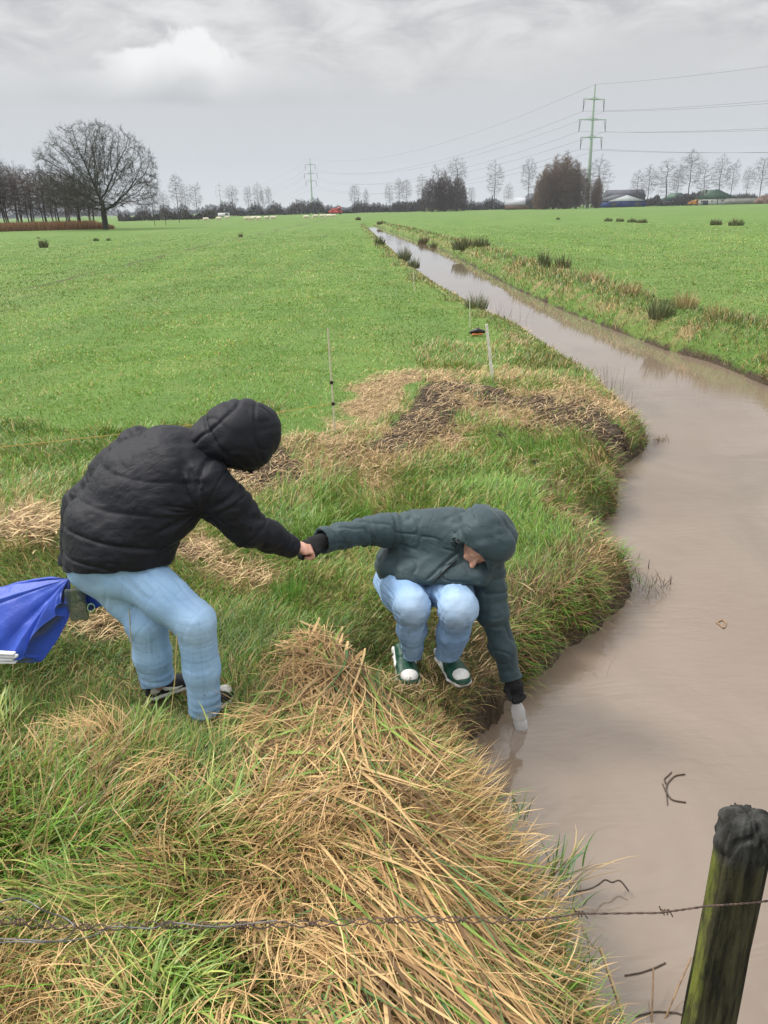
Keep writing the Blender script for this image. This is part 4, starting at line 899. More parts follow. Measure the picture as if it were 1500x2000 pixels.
# 3 foreground: long coarse grass, green and withered together
parts = []
x, y, d, px, py = scatter(80000, 1.15, 4.0, 1.6, -40, 36)
k = (py > 1230 + 60 * np.sin(px * .02)) & (rng.random(len(x)) < np.clip((py - 1200) / 260, 0, 1)) & (d > .05) & keep_off_feet(x, y, .09); x, y, d, px, py = x[k], y[k], d[k], px[k], py[k]
n = len(x); pn = fbm2(x, y, 1.6, 3, 21.); st = np.clip((px - 430 - (py - 1300) * .05) / 160, 0, 1)
gl = blob(px, py, 60, 1650, 160, 130) + blob(px, py, 450, 1850, 130, 90) + .8 * blob(px, py, 330, 1460, 140, 60) + .7 * blob(px, py, 500, 1640, 60, 60)
pd = np.clip(.58 + st * .25 - gl * .35 + pn * 1.2, .08, .95); feet = np.clip((py - 1330) / 200, .28, 1) * (1 - .72 * np.clip(blob(px, py, 320, 1400, 90, 60) + blob(px, py, 430, 1420, 70, 40), 0, 1))
L = rng.uniform(.10, .34, n) * feet * np.clip(1 + pn, .6, 1.5); wd = rng.uniform(.0028, .0085, n)
col = palette(n, pd, pn + gl * .4 - .05)
flow = 2.2 + fbm2(x, y, 1.3, 2, 31.) * 8 + rng.normal(0, .9, n)
a1 = rng.uniform(.8, 2.0, n)
parts.append(strips(np.stack([x, y, H(x, y, d) - .01], 1), flow, L, wd, rng.uniform(.0, .8, n), a1, col, 5, rng.uniform(-.9, .9, n), rng.normal(0, .7, n)))
b = join(parts); o = obj('long_grass', npmesh('long_grass', b[0], b[1], col=b[2]), grass_m); tag(o, 'long coarse half withered grass filling the near foreground', 'grass', kind='stuff')

# broad fresh blades in loose tussocks
x, y, d, px, py = scatter(26000, 1.15, 3.6, 1.6, -40, 24)
tn = fbm2(x, y, 2.8, 2, 101.); k = (py > 1330) & (px < 640) & (tn > .075) & (d > .1) & keep_off_feet(x, y, .16) & (rng.random(len(x)) > .75 * blob(px, py, 350, 1420, 110, 60)); x, y, d, px, py = x[k], y[k], d[k], px[k], py[k]; n = len(x)
col = np.where((rng.random(n) < .35)[:, None], [[.34, .38, .09]], [[.18, .30, .05]]) * rng.uniform(.75, 1.25, (n, 1)); cl = 2.0 + fbm2(x, y, 2.2, 2, 111.) * 9 + rng.normal(0, .45, n)
b = strips(np.stack([x, y, H(x, y, d)], 1), cl, rng.uniform(.14, .34, n) * np.clip((py - 1280) / 200, .4, 1), rng.uniform(.006, .012, n), rng.uniform(.1, .7, n), rng.uniform(1.2, 2.1, n), col, 6, rng.uniform(-.8, .8, n), rng.normal(0, .5, n))
o = obj('tussock_grass', npmesh('tussock_grass', b[0], b[1], col=b[2]), grass_m); tag(o, 'broad fresh green blades in loose tussocks among the withered grass', 'grass', kind='stuff')
# 4 straw: flattened dry reed along the bank in front
parts = []
def straw_mask(px, py, d):
    """thick mat running from the hump by the crouching person down to the lower right"""
    lx = 470 + (py - 1250) * .10 + np.where(py < 1400, 50, 0)
    rx = np.interp(py, [1230, 1290, 1400, 1500, 1700, 2000, 2300], [600, 655, 735, 815, 885, 1040, 1230])
    top = np.clip((py - 1262 - np.abs(px - 590) * .18) / 50, 0, 1)
    return np.clip((px - lx + 300 * fbm2(px * .01, py * .01, 1., 2, 3.)) / 130, 0, 1) * np.clip((rx - px) / 25, 0, 1) * top
x, y, d, px, py = scatter(90000, 1.1, 4.0, 1.7, -20, 42)
m_ = straw_mask(px, py, d); k = (rng.random(len(x)) < m_ * .42 * np.clip(1.15 + 2.2 * fbm2(x, y, 2.6, 2, 91.), .15, 1.4)) & keep_off_feet(x, y, .21); x, y, d, px, py = x[k], y[k], d[k], px[k], py[k]
n = len(x); pn = fbm2(x, y, 2.0, 3, 41.); right = np.clip((px - 560 + 60 * fbm2(x, y, 2., 2, 8.)) / 170, 0, 1)
L = rng.uniform(.12, .36, n) * (1 - right) + rng.uniform(.25, .80, n) * right
az0 = math.atan2(.50, -.86)
gt_ = gpv(px + 26, py + 50) - gpv(px, py); az0 = np.arctan2(gt_[:, 0], gt_[:, 1])
az_ = az0 + fbm2(x, y, 1.9, 2, 51.) * (4.6 * (1 - right) + .9 * right) + rng.normal(0, 1, n) * (.7 * (1 - right) + .16 * right)
ly = rng.random(n) ** .7
hz = .02 + .11 * ly * np.clip(d / .45, .05, 1)
s = rng.random(n)[:, None]; col = np.where(s < .30, [[.58, .40, .19]], np.where(s < .54, [[.45, .28, .12]], np.where(s < .73, [[.30, .18, .085]], np.where(s < .86, [[.13, .08, .04]], [[.20, .30, .06]]))))
col = col * rng.uniform(.7, 1.2, n)[:, None]
col = np.where(((rng.random(n) < .09) & (right > .5))[:, None], [[.09, .17, .055]], col)
P0 = np.stack([x, y, H(x, y, d) + hz], 1)
P0[:, 0] -= np.sin(az_) * L * .4; P0[:, 1] -= np.cos(az_) * L * .4
wd = np.where(rng.random(n) < .5 + .2 * (1 - right), rng.uniform(.003, .006, n), rng.uniform(.007, .017, n))
ex_, ey_ = P0[:, 0] + np.sin(az_) * L * .97, P0[:, 1] + np.cos(az_) * L * .97
dd = water_sd(P0[:, 0], P0[:, 1]); k = (dd > -.02) & (water_sd(ex_, ey_) > .03 - .14 * (rng.random(n) < .06))
a_s = rng.uniform(1.15, 1.55, n); a_e = rng.uniform(1.5, 1.9, n)
S_ = strips(P0[k], az_[k], L[k], wd[k], a_s[k], a_e[k], col[k], 6, rng.uniform(-.6, .6, k.sum()), rng.normal(0, .35, k.sum())); parts.append(S_)
# feathery plumes in pale tufts
tuft = [(620, 1285), (560, 1320), (650, 1330), (600, 1480), (560, 1590), (640, 1600), (590, 1680), (720, 1560), (660, 1740), (520, 1760), (760, 1800), (600, 1850), (850, 1700), (700, 1900), (450, 1960), (880, 1900), (530, 1430),
        (780, 1480), (700, 1440), (340, 1500), (200, 1440), (90, 1880), (250, 1980)]
for cx, cy in tuft:
    c0 = gp(cx, cy, .08); m = 120; a = math.atan2(-.5, -.9) + random.uniform(-1., 1.6)
    Px = np.stack([rng.normal(c0[0], .06, m), rng.normal(c0[1], .05, m), np.zeros(m)], 1); Px[:, 2] = H(Px[:, 0], Px[:, 1]) + rng.uniform(.03, .14, m)
    parts.append(strips(Px, a + rng.normal(0, .45, m), rng.uniform(.12, .30, m), rng.uniform(.002, .005, m), rng.uniform(.5, 1.1, m), rng.uniform(1.6, 2.5, m), np.array([.62, .41, .19]) * rng.uniform(.75, 1.15, (m, 1)), 5, rng.uniform(-1, 1, m), rng.normal(0, .8, m)))
b = join(parts); o = obj('flattened_straw', npmesh('flattened_straw', b[0], b[1], col=b[2]), straw_m); tag(o, 'thick mat of flattened tan reed straw along the near bank', 'straw', kind='stuff')

# 5 litter: short broken reed on the heaps
x, y, d, px, py = scatter(260000, 3.2, 20, 1.)
zt_, zq_ = zones(x, y, d); px2, py2 = px, py
k = (d > .06) & (rng.random(len(x)) < np.clip((zt_ - .18) * 1. + .16 * zq_ + np.clip(fbm2(x, y, 1.7, 3, 77.) - .08, 0, 1) * .6 * (py > 700), 0, 1) * .55) & keep_off_feet(x, y, .1); x, y, d, px, py, zt_ = x[k], y[k], d[k], px[k], py[k], zt_[k]; n = len(x)
rr = np.hypot(x, y); s = rng.random(n)[:, None]; heap = blob(px, py, 60, 1080, 140, 90)
col = np.where(s < .42, [[.62, .46, .25]], np.where(s < .72, [[.44, .29, .15]], [[.17, .105, .055]])) * rng.uniform(.75, 1.15, n)[:, None]
hz = rng.uniform(0, .05, n) + .05 * heap * rng.random(n)
L = rng.uniform(.05, .20, n); az_ = rng.uniform(0, 6.28, n)
az_ = np.where(rng.random(n) < .5, 1.0 + rng.normal(0, .5, n), az_)
b = strips(np.stack([x, y, H(x, y, d) + hz], 1), az_, L, np.maximum(rng.uniform(.003, .009, n) * (1 + .8 * heap), rr * .0009), rng.uniform(1.0, 1.6, n), rng.uniform(1.4, 2.0, n), col, 3, rng.uniform(-.8, .8, n), rng.normal(0, .6, n))
o = obj('reed_litter', npmesh('reed_litter', b[0], b[1], col=b[2]), straw_m); tag(o, 'short broken tan reed litter strewn over the heaps and bare soil', 'straw', kind='stuff')
# 6 clods of bare peat
x, y, d, px, py = scatter(60000, 3.2, 13, 1.)
zt_, zq_ = zones(x, y); k = (rng.random(len(x)) < np.clip(zq_ - .3, 0, 1) * .9) & (d > .05); x, y, d = x[k], y[k], d[k]; n = len(x)
ico = np.array([[1, 0, 0], [-1, 0, 0], [0, 1, 0], [0, -1, 0], [0, 0, 1], [0, 0, -1]], float); it = np.array([[0, 2, 4], [2, 1, 4], [1, 3, 4], [3, 0, 4], [2, 0, 5], [1, 2, 5], [3, 1, 5], [0, 3, 5]])
sz = rng.uniform(.008, .038, n); V = ico[None] * sz[:, None, None] * rng.uniform(.6, 1.3, (n, 6, 3)); a = rng.uniform(0, 6.3, n)
V = np.stack([V[..., 0] * np.cos(a)[:, None] - V[..., 1] * np.sin(a)[:, None], V[..., 0] * np.sin(a)[:, None] + V[..., 1] * np.cos(a)[:, None], V[..., 2] * .8], -1) + np.stack([x, y, H(x, y, d)], 1)[:, None]
T = (np.arange(n)[:, None, None] * 6 + it[None]).reshape(-1, 3)
o = obj('peat_clods', npmesh('peat_clods', V.reshape(-1, 3), T, smooth=False), nz('peat', (.030, .021, .015), (.085, .058, .036), 30, .85)); tag(o, 'dark crumbly peat clods on the bare ground of the bank', 'soil', kind='stuff')
# ------------------------------------------------------------------ bare winter trees
def tubes(segs, sides=3):
    """segs: (n,8) rows x0 y0 z0 r0 x1 y1 z1 r1 -> tapered prisms"""
    s = np.asarray(segs, float); p0, r0, p1, r1 = s[:, :3], s[:, 3], s[:, 4:7], s[:, 7]
    d = p1 - p0; d /= np.linalg.norm(d, axis=1, keepdims=True) + 1e-9
    ref = np.where(np.abs(d[:, 2:3]) > .9, [[1., 0, 0]], [[0, 0, 1.]]); a = np.cross(d, ref); a /= np.linalg.norm(a, axis=1, keepdims=True); b = np.cross(d, a)
    n = len(s); V = np.empty((n, 2 * sides, 3)); 
    for k in range(sides):
        t = 2 * math.pi * k / sides; c = a * math.cos(t) + b * math.sin(t); V[:, k] = p0 + c * r0[:, None]; V[:, sides + k] = p1 + c * r1[:, None]
    q = np.array([(k, (k + 1) % sides, sides + (k + 1) % sides, sides + k) for k in range(sides)])
    return V.reshape(-1, 3), (np.arange(n)[:, None, None] * 2 * sides + q[None]).reshape(-1, 4)
def grow(rs, p, d, L, r, depth, out_, kids, spread, shrink, up, rmin, wob=.12, droop=0.):
    n = 2 if depth > 2 else 1; 
    for k in range(n):
        d = nrm(d + rs.normal(0, wob, 3) + np.array([0, 0, up])); q = p + d * L / n; r2 = max(r * (.82 if n == 2 else .7), rmin); out_.append((*p, r, *q, r2)); p = q; r = r2
    if depth <= 0: return
    m = kids if isinstance(kids, int) else rs.integers(kids[0], kids[1] + 1)
    a0 = rs.uniform(0, 6.28); ax = nrm(np.cross(d, [.3, .2, 1.])); bx = np.cross(d, ax)
    for k in range(m):
        a = a0 + 2 * math.pi * k / m + rs.normal(0, .3); sp = spread * rs.uniform(.6, 1.25); dd = nrm(d * math.cos(sp) + (ax * math.cos(a) + bx * math.sin(a)) * math.sin(sp))
        grow(rs, p, dd, L * shrink * rs.uniform(.8, 1.2), max(r * .68, rmin), depth - 1, out_, kids, spread, shrink, up, rmin, wob, droop)
    if depth >= 2 and rs.random() < .85:
        grow(rs, p, nrm(d + rs.normal(0, .1, 3)), L * shrink, max(r * .8, rmin), depth - 1, out_, kids, spread, shrink, up, rmin, wob)
bark_far = nz('bark_grey', (.060, .050, .042), (.095, .080, .066), 3, .9, .2); bark_oak = nz('bark_oak', (.036, .036, .026), (.062, .060, .042), 2.5, .9, .3)
bark_brown = nz('bark_brown', (.075, .050, .042), (.11, .075, .062), 2, .9, .2); bark_red = nz('twigs_red_brown', (.14, .095, .065), (.20, .13, .09), 2, .9, .2)
def colonize(rs, att, nodes, D_, dk, iters, di=9., wob=.15, up=0.):
    """branches growing towards points scattered through the crown"""
    P = np.array(nodes, float); par = [-1] + list(range(len(nodes) - 1)); att = att.copy()
    nd = np.full(len(att), 1e9); ni = np.zeros(len(att), int); new = np.arange(len(P)); kids = np.zeros(len(P), int); base = len(P)
    for it in range(iters):
        dd = np.linalg.norm(att[:, None] - P[new][None], axis=2); j = dd.argmin(1); m = dd[np.arange(len(att)), j]; b = m < nd; nd = np.where(b, m, nd); ni = np.where(b, new[j], ni)
        keep = nd > dk; att = att[keep]; nd = nd[keep]; ni = ni[keep]
        if len(att) < 8: break
        ok = nd < di; ids = np.unique(ni[ok])
        if len(ids) == 0: break
        s_ = np.zeros((len(P), 3)); v = att[ok] - P[ni[ok]]; v /= np.linalg.norm(v, axis=1, keepdims=True); np.add.at(s_, ni[ok], v)
        ids = ids[kids[ids] < 3]
        if len(ids) == 0: break
        d = s_[ids]; d /= np.linalg.norm(d, axis=1, keepdims=True) + 1e-9; d = d + rs.normal(0, wob, d.shape) + [0, 0, up]; d /= np.linalg.norm(d, axis=1, keepdims=True)
        q = P[ids] + d * D_; kids[ids] += 1; new = np.arange(len(P), len(P) + len(q)); par += list(ids); P = np.vstack([P, q]); kids = np.concatenate([kids, np.zeros(len(q), int)])
    par = np.array(par); ch = np.zeros(len(P)); w_ = np.zeros(len(P))
    return P, par
def radii(P, par, rt, ex=2.35):
    a = np.zeros(len(P))
    for i in range(len(P) - 1, 0, -1):
        if a[i] == 0: a[i] = rt ** ex
        a[par[i]] += a[i]
    a[0] = max(a[0], rt ** ex); return a ** (1 / ex)
def build_tree(kind, seed, h, m):
    rs = np.random.default_rng(seed)
    def ball(n, c, r, f=None):
        v = rs.normal(0, 1, (n * 3, 3)); v /= np.linalg.norm(v, axis=1, keepdims=True); v = v * rs.random((len(v), 1)) ** (1 / 2.6) * r + c
        if f is not None: v = v[f(v)]
        return v[:n]
    tw = 3; tl = .42; rt = .020
    if kind == 'oak':
        lump = lambda v: (vnoise(v * .35 + seed) > .34) & (v[:, 2] > 2.2 + .10 * np.hypot(v[:, 0], v[:, 1]))
        att = ball(4200, np.array([0, 0, 6.6]), np.array([8.3, 8.0, 7.2]), lump); nodes = [(0, 0, -.3), (.03, 0, .5), (0, .02, 1.2), (0, 0, 1.9), (.05, 0, 2.6), (.02, 0, 3.2)]; D_, dk, it = .42, .62, 60; H0 = 14.0; ex = 2.15; tw = 6; tl = .62; rt = .019; fat = 1.0; ts = 5
    elif kind == 'poplar':
        c = .56 + .04 * (seed % 3); att = ball(700, np.array([0, 0, 14 * c + 1.0]), np.array([2.1 + .3 * (seed % 2), 2.1, 5.4]), lambda v: vnoise(v * .5 + seed) > .36)
        nodes = [(.06 * math.sin(z), .05 * math.cos(z * 1.3), z) for z in np.arange(-.3, 12.0, .7)]; D_, dk, it = .45, .62, 30; H0 = 14.; ex = 2.7; tw = 5; tl = .7; rt = .017; fat = 1; ts = 11
    elif kind == 'bush':
        att = np.vstack([ball(420, np.array([x_, y_, hz_ * .5]), np.array([1.5, 1.5, hz_ * .55]), lambda v: v[:, 2] > .2) for x_, y_, hz_ in ((0, 0, 10), (1.6, .4, 8.6), (-1.7, -.3, 8.8), (.5, -1.6, 8.0), (-.6, 1.5, 8.4), (2.6, -.6, 6.6), (-2.7, .5, 6.8))])
        nodes = [(.04 * math.sin(z * 2), 0, z) for z in np.arange(-.3, 4, .5)]; D_, dk, it = .42, .5, 40; H0 = 10.3; ex = 2.5; tw = 11; tl = .75; rt = .030; fat = 1; ts = 6
    else:
        att = ball(750, np.array([0, 0, 6.6]), np.array([2.1, 2.1, 4.6]), lambda v: (v[:, 2] > 1.6)); nodes = [(.10 * math.sin(z * .8 + seed), .08 * math.cos(z), z) for z in np.arange(-.3, 8.5, .6)]; D_, dk, it = .45, .62, 30; H0 = 11.; ex = 2.6; tw = 4; tl = .65; rt = .016; fat = 1; ts = 10
    P, par = colonize(rs, att, nodes, D_, dk, it, up=.04 if kind != 'oak' else .0, wob=.07 if kind == 'oak' else .15); R_ = radii(P, par, rt, ex); kk = np.zeros(len(P), int); np.add.at(kk, par[1:], 1)
    tr = []; cr = []
    for i in range(1, len(P)):
        a = par[i]; r0 = min(R_[a], R_[i] * 1.35); seg = (*P[a], r0, *P[i], R_[i]); (tr if i < ts else cr).append(seg)
    lo = P[np.arange(1, len(P))]; thin = [i for i in range(len(nodes), len(P)) if R_[i] < rt * 4.2]
    for i in thin:
        d0 = nrm(P[i] - P[par[i]])
        for _ in range(tw if kk[i] == 0 else max(tw // 2, 1)):
            d = nrm(d0 + rs.normal(0, .65, 3) + [0, 0, .12]); L_ = tl * rs.uniform(.5, 1.2); q = P[i] + d * L_; cr.append((*P[i], rt * .55, *q, rt * .35))
            for _ in range(2): d2 = nrm(d + rs.normal(0, .5, 3)); p2 = P[i] + d * L_ * rs.uniform(.3, .8); cr.append((*p2, rt * .42, *(p2 + d2 * L_ * .7), rt * .3))
    sc = h / H0; out_ = []
    for nm, sg, sd_ in (('trunk', tr, 8), ('crown', cr, 3)):
        V, Q = tubes(sg, sd_); me = npmesh(nm, V * sc, Q=Q); me.materials.append(m); out_.append(me)
    return out_
PROTO = {}
def tree(name, kind, var, h, m, loc, rz, label, cat='tree', group=None, sxy=1.):
    key = (kind, var, m.name)
    if key not in PROTO: PROTO[key] = build_tree(kind, 100 + var, 10., m)
    t = empty(name, loc); t.rotation_euler.z = rz; t.scale = (h / 10 * sxy, h / 10 * sxy, h / 10); tag(t, label, cat, group)
    for nm, me in zip(('trunk', 'crown'), PROTO[key]): o = bpy.data.objects.new(nm, me); COL.objects.link(o); o.parent = t
    return t
def hpx(px, d): return 407 + (750 - px) * .02444                      # horizon row
def ground_at(px, d):                                                  # ground point in that direction at distance d
    p = at(px, 420, d); return (p[0], d, 0.)
def hm(px, top, d):                                                    # height that reaches row `top` at distance d
    return CH + float(at(px, top, d)[2] - CH)
# the big oak
gx = ground_at(203, 134); hh = at(203, 230, 134)[2]
tree('oak_tree', 'oak', 1, hh, bark_oak, gx, .6, 'large spreading bare oak standing alone in front of the dark wood', sxy=1.0)
# the wood behind it on the left
gw = 'slender bare trees of the wood on the left'
rs = np.random.default_rng(5)
for i in range(44):
    row = i % 4; px = -60 + (i // 4) * 24 + rs.uniform(-6, 6); d = 146 + row * 5 + rs.uniform(-2, 2)
    if px > 275 and row > 1: px -= 40
    top = np.interp(px, [-60, 0, 40, 100, 160, 240, 300], [300, 312, 322, 335, 340, 352, 372]) + rs.uniform(-8, 10)
    tree('wood_tree', 'wood', i % 5, at(px, top, d)[2], bark_brown if i % 3 else bark_oak, ground_at(px, d), rs.uniform(0, 6), 'slender bare tree in the dark dense wood at the left edge', group=gw, sxy=1.25)
# undergrowth of dead reed at the foot of the wood
n = 16000; u = rng.random(n); px = -80 + u * 300; d = rng.uniform(139, 147, n); x = np.array([ground_at(p, q)[0] for p, q in zip(px, d)])
b = strips(np.stack([x, d, np.zeros(n)], 1), rng.uniform(0, 6.28, n), rng.uniform(.7, 1.7, n) * np.clip((240 - px) / 60, .2, 1), np.full(n, .09), rng.uniform(0, .2, n), rng.uniform(.2, .8, n), np.array([.30, .17, .085]) * rng.uniform(.6, 1.2, (n, 1)), 2)
o = obj('dead_reeds', npmesh('dead_reeds', b[0], b[1], col=b[2]), straw_m); tag(o, 'belt of orange brown dead reeds along the foot of the wood', 'reeds', kind='stuff')
# scattered tall trees: px, top row, distance, kind, width, label
T_ = [(300, 352, 165, 'poplar', 1.1, 'thin bare tree right behind the big oak crown'), (322, 372, 170, 'wood', 1.1, 'short bare tree just right of the big oak'), (349, 335, 200, 'poplar', 1.0, 'tall slim bare tree, tallest between the big oak and the far pylon'),
      (365, 362, 240, 'poplar', 1., 'small bare tree, left one of the pair beside the tall slim tree'), (386, 356, 240, 'poplar', 1.2, 'bare tree with broad head left of the faint far pylon'), (456, 366, 420, 'poplar', 1.5, 'small round-headed bare tree just right of the faint far pylon'),
      (487, 361, 420, 'poplar', 1., 'first of four slim bare trees left of the middle pylon'), (506, 358, 430, 'poplar', 1., 'second of four slim bare trees left of the middle pylon'), (517, 366, 430, 'poplar', .9, 'third of four slim bare trees left of the middle pylon'), (527, 367, 430, 'poplar', .8, 'fourth of four slim bare trees, nearest the middle pylon'),
      (694, 358, 430, 'poplar', 1.4, 'round-headed bare tree right of the red machine'), (716, 370, 430, 'poplar', 1.1, 'smaller bare tree beside the round-headed one above the ditch end'),
      (762, 358, 440, 'poplar', 1.3, 'left tree of the loose trio beyond the end of the ditch'), (780, 352, 450, 'poplar', 1.1, 'middle tree of the loose trio beyond the end of the ditch'), (795, 347, 450, 'poplar', 1.1, 'right tree of the loose trio beyond the end of the ditch'),
      (825, 343, 455, 'poplar', 1.2, 'pale bare tree at the left flank of the dark thicket'), (856, 322, 460, 'poplar', 1.2, 'pale bare tree top rising behind the left of the dark thicket'), (892, 314, 460, 'poplar', 1.3, 'pale bare tree top rising behind the right of the dark thicket'),
      (920, 362, 470, 'poplar', 1.2, 'low pale tree right behind the dark thicket'), (965, 317, 440, 'poplar', 1.2, 'tall bare tree standing alone between thicket and farm'), (992, 358, 440, 'wood', 1.2, 'small bare tree over the low grey barn roof'),
      (1030, 316, 430, 'poplar', 1.1, 'tall bare tree left of the reddish tree group'), (1165, 308, 395, 'wood', 1.5, 'bare tree just right of the near pylon'), (1262, 325, 420, 'poplar', 1.4, 'left bare tree over the farm yard'), (1296, 312, 415, 'wood', 1.7, 'dense dark bare tree over the farm yard'),
      (1340, 300, 410, 'poplar', 1.5, 'tallest bare tree over the green roofed shed'), (1368, 318, 410, 'wood', 1.2, 'bare tree directly behind the green roofed shed'), (1398, 306, 430, 'poplar', 1.3, 'left of two pale bare trees behind the shed gable'), (1422, 312, 430, 'poplar', 1.1, 'right of two pale bare trees behind the shed gable'),
      (1452, 330, 430, 'poplar', 1.1, 'small bare tree over the grey wall'), (1478, 302, 425, 'poplar', 1.4, 'tall bare tree near the right edge of the view'), (1540, 320, 430, 'poplar', 1.2, 'bare tree just past the right edge'),
      (590, 388, 440, 'wood', 1.6, 'low scrubby tree beside the foot of the middle pylon'), (1240, 332, 430, 'wood', 1.1, 'thin bare tree at the left end of the farm yard trees'), (1318, 325, 425, 'poplar', 1.1, 'slim bare tree between the two tallest yard trees')]
for i, (px, top, d, kind, sx, lab) in enumerate(T_):
    tree('bare_tree', kind, i % 4, at(px, top, d)[2], bark_far, ground_at(px, d), i * 1.3, lab, sxy=sx)
for i, (px, top, w_) in enumerate(((845, 345, 1.1), (868, 336, 1.2), (893, 342, 1.1))):
    tree('thicket_tree', 'bush', i % 2, at(px, top, 405 + i)[2], bark_brown, ground_at(px, 405 + i * 2), i * 2., ['left', 'middle', 'right'][i] + ' tree of the compact dark brown thicket', group='dark thicket beside the ditch end', sxy=w_ * .78)
for i, (px, top, w_) in enumerate(((1062, 328, .9), (1080, 306, .9), (1102, 298, .95), (1124, 318, .85), (1163, 345, .75))):
    tree('thicket_tree', 'bush', i % 2, at(px, top, 385 + i * 2)[2], bark_red, ground_at(px, 385 + i * 2), i * 1.7 + 1, ['leftmost reddish bare tree of the clump left of the near pylon', 'second reddish bare tree from the left in the clump by the pylon', 'tallest reddish bare tree in the clump left of the pylon', 'reddish bare tree directly left of the near pylon mast', 'low reddish bush directly right of the near pylon mast'][i], group='reddish tree clump at the near pylon', sxy=w_)

# far hedge and woodland along the horizon
def leafmass(name, spans, label, cols):
    P = []; C = []; 
    for (p0, p1, d, top0, top1, n) in spans:
        u = rng.random(n); px = p0 + (p1 - p0) * u; dd = d + rng.uniform(-6, 6, n); tp = top0 + (top1 - top0) * u
        x = np.array([ground_at(p, q)[0] for p, q in zip(px, dd)]); hmx = np.array([at(p, t, q)[2] for p, t, q in zip(px, tp, dd)])
        env = .50 + 1.0 * (vnoise(np.stack([px * .05, px * 0, px * 0], 1)) - .45) + .35 * (vnoise(np.stack([px * .31, px * 0, px * 0 + 5], 1)) - .5); z = rng.random(n) ** 1.1 * hmx * np.clip(env, .15, 1.2)
        P.append(np.stack([x, dd, z], 1)); C.append(np.array(cols)[rng.integers(0, len(cols), n)] * rng.uniform(.7, 1.3, (n, 1)))
    P = np.vstack(P); C = np.vstack(C); n = len(P)
    b = strips(P, rng.uniform(0, 6.28, n), rng.uniform(.6, 1.6, n) * P[:, 1] / 400, P[:, 1] / 400 * rng.uniform(.25, .6, n), rng.uniform(0, 1.2, n), rng.uniform(0, 1.2, n), C, 2, rng.uniform(-1, 1, n))
    o = obj(name, npmesh(name, b[0], b[1], col=b[2]), straw_m); tag(o, label, 'hedge', kind='stuff'); return o
leafmass('far_hedge', [(230, 420, 300, 404, 404, 5000), (420, 560, 470, 402, 400, 4000), (560, 700, 480, 399, 398, 4000), (700, 830, 500, 397, 396, 4500), (900, 1010, 480, 394, 392, 3500), (760, 830, 470, 389, 386, 1500), (1170, 1500, 520, 388, 380, 6000), (1240, 1420, 440, 380, 374, 5000)],
         'dark bare hedges and scrub along the far edge of the fields', [[.045, .038, .032], [.06, .055, .04], [.035, .032, .028]])
leafmass('far_wood', [(-100, 1600, 1500, 403, 376, 26000)], 'low blue grey woodland on the horizon', [[.05, .055, .05], [.045, .045, .04]])

# ------------------------------------------------------------------ pylons and lines
pyl_m = nz('pale_green_paint', (.30, .40, .32), (.36, .46, .38), .8, .5); ins_m = nz('insulator_glaze', (.10, .09, .08), (.14, .13, .12), 5, .4); wire_m = nz('aluminium_wire', (.16, .16, .17), (.2, .2, .2), 1, .5, metal=.3)
PY = [(1145, 400.), (611, 890.), (433, 1500.)]
pp = [np.array(ground_at(*q)) for q in PY]; dirl = [nrm(pp[1] - pp[0]), nrm(pp[2] - pp[0]), nrm(pp[2] - pp[1])]
HT = at(1153, 165, 400)[2]
ARM = [(HT * .885, 5.6), (HT * .725, 7.2), (HT * .585, 5.8)]
def pylon(loc, dl, label, first=None):
    if first is not None:
        c = copy_tree(first); c.location = loc; tag(c, label); return c
    t = empty('pylon', loc); t.rotation_euler.z = 0; tag(t, label, 'pylon', 'power line pylons')
    V, Q = tubes([(0, 0, -.5, 1.15, 0, 0, HT * .5, .72), (0, 0, HT * .5, .72, 0, 0, HT, .28)], 14); obj('mast', npmesh('mast', V, Q=Q), pyl_m, t)
    cx = np.cross(dl, [0, 0, 1.]); cx = nrm(cx); cx = cx if cx[0] > 0 else -cx
    for z, a in ARM:
        V, Q = tubes([(0, 0, z, .38, *(cx * a + [0, 0, z + .15]), .16), (0, 0, z, .38, *(-cx * a + [0, 0, z + .15]), .16), (0, 0, z + .9, .16, *(cx * a * .5 + [0, 0, z + .2]), .1), (0, 0, z + .9, .16, *(-cx * a * .5 + [0, 0, z + .2]), .1)], 6)
        ar = obj('crossarm', npmesh('crossarm', V, Q=Q), pyl_m, t)
        for s_ in (-1, 1):
            e = cx * a * s_; V, Q = tubes([(*(e * 1.0 + [0, 0, z]), .14, *(e * 1.0 + [0, 0, z - 4.6]), .14), (*(e * .86 + [0, 0, z - .2]), .10, *(e * 1.0 + [0, 0, z - 4.8]), .10), (*(e * 1.0 + [0, 0, z - 4.7]), .2, *(e * 1.0 + [0, 0, z - 5.1]), .2)], 6)
            obj('insulator', npmesh('insulator', V, Q=Q), ins_m, ar)
    return t
p0 = pylon(tuple(pp[0]), dirl[0], 'near pale green steel mast pylon with three crossarms behind the meadow on the right')
pylon(tuple(pp[1]), dirl[0], 'smaller pale green pylon in the middle distance, left of the red machine', p0); pylon(tuple(pp[2]), dirl[0], 'faint farthest pylon on the horizon between the bare trees on the left', p0)
cx = nrm(np.cross(dirl[0], [0, 0, 1.])); cx = cx if cx[0] > 0 else -cx
pr = pp[0] + (pp[0] - pp[1]) * 1.0
nmz = ['upper', 'middle', 'lower']
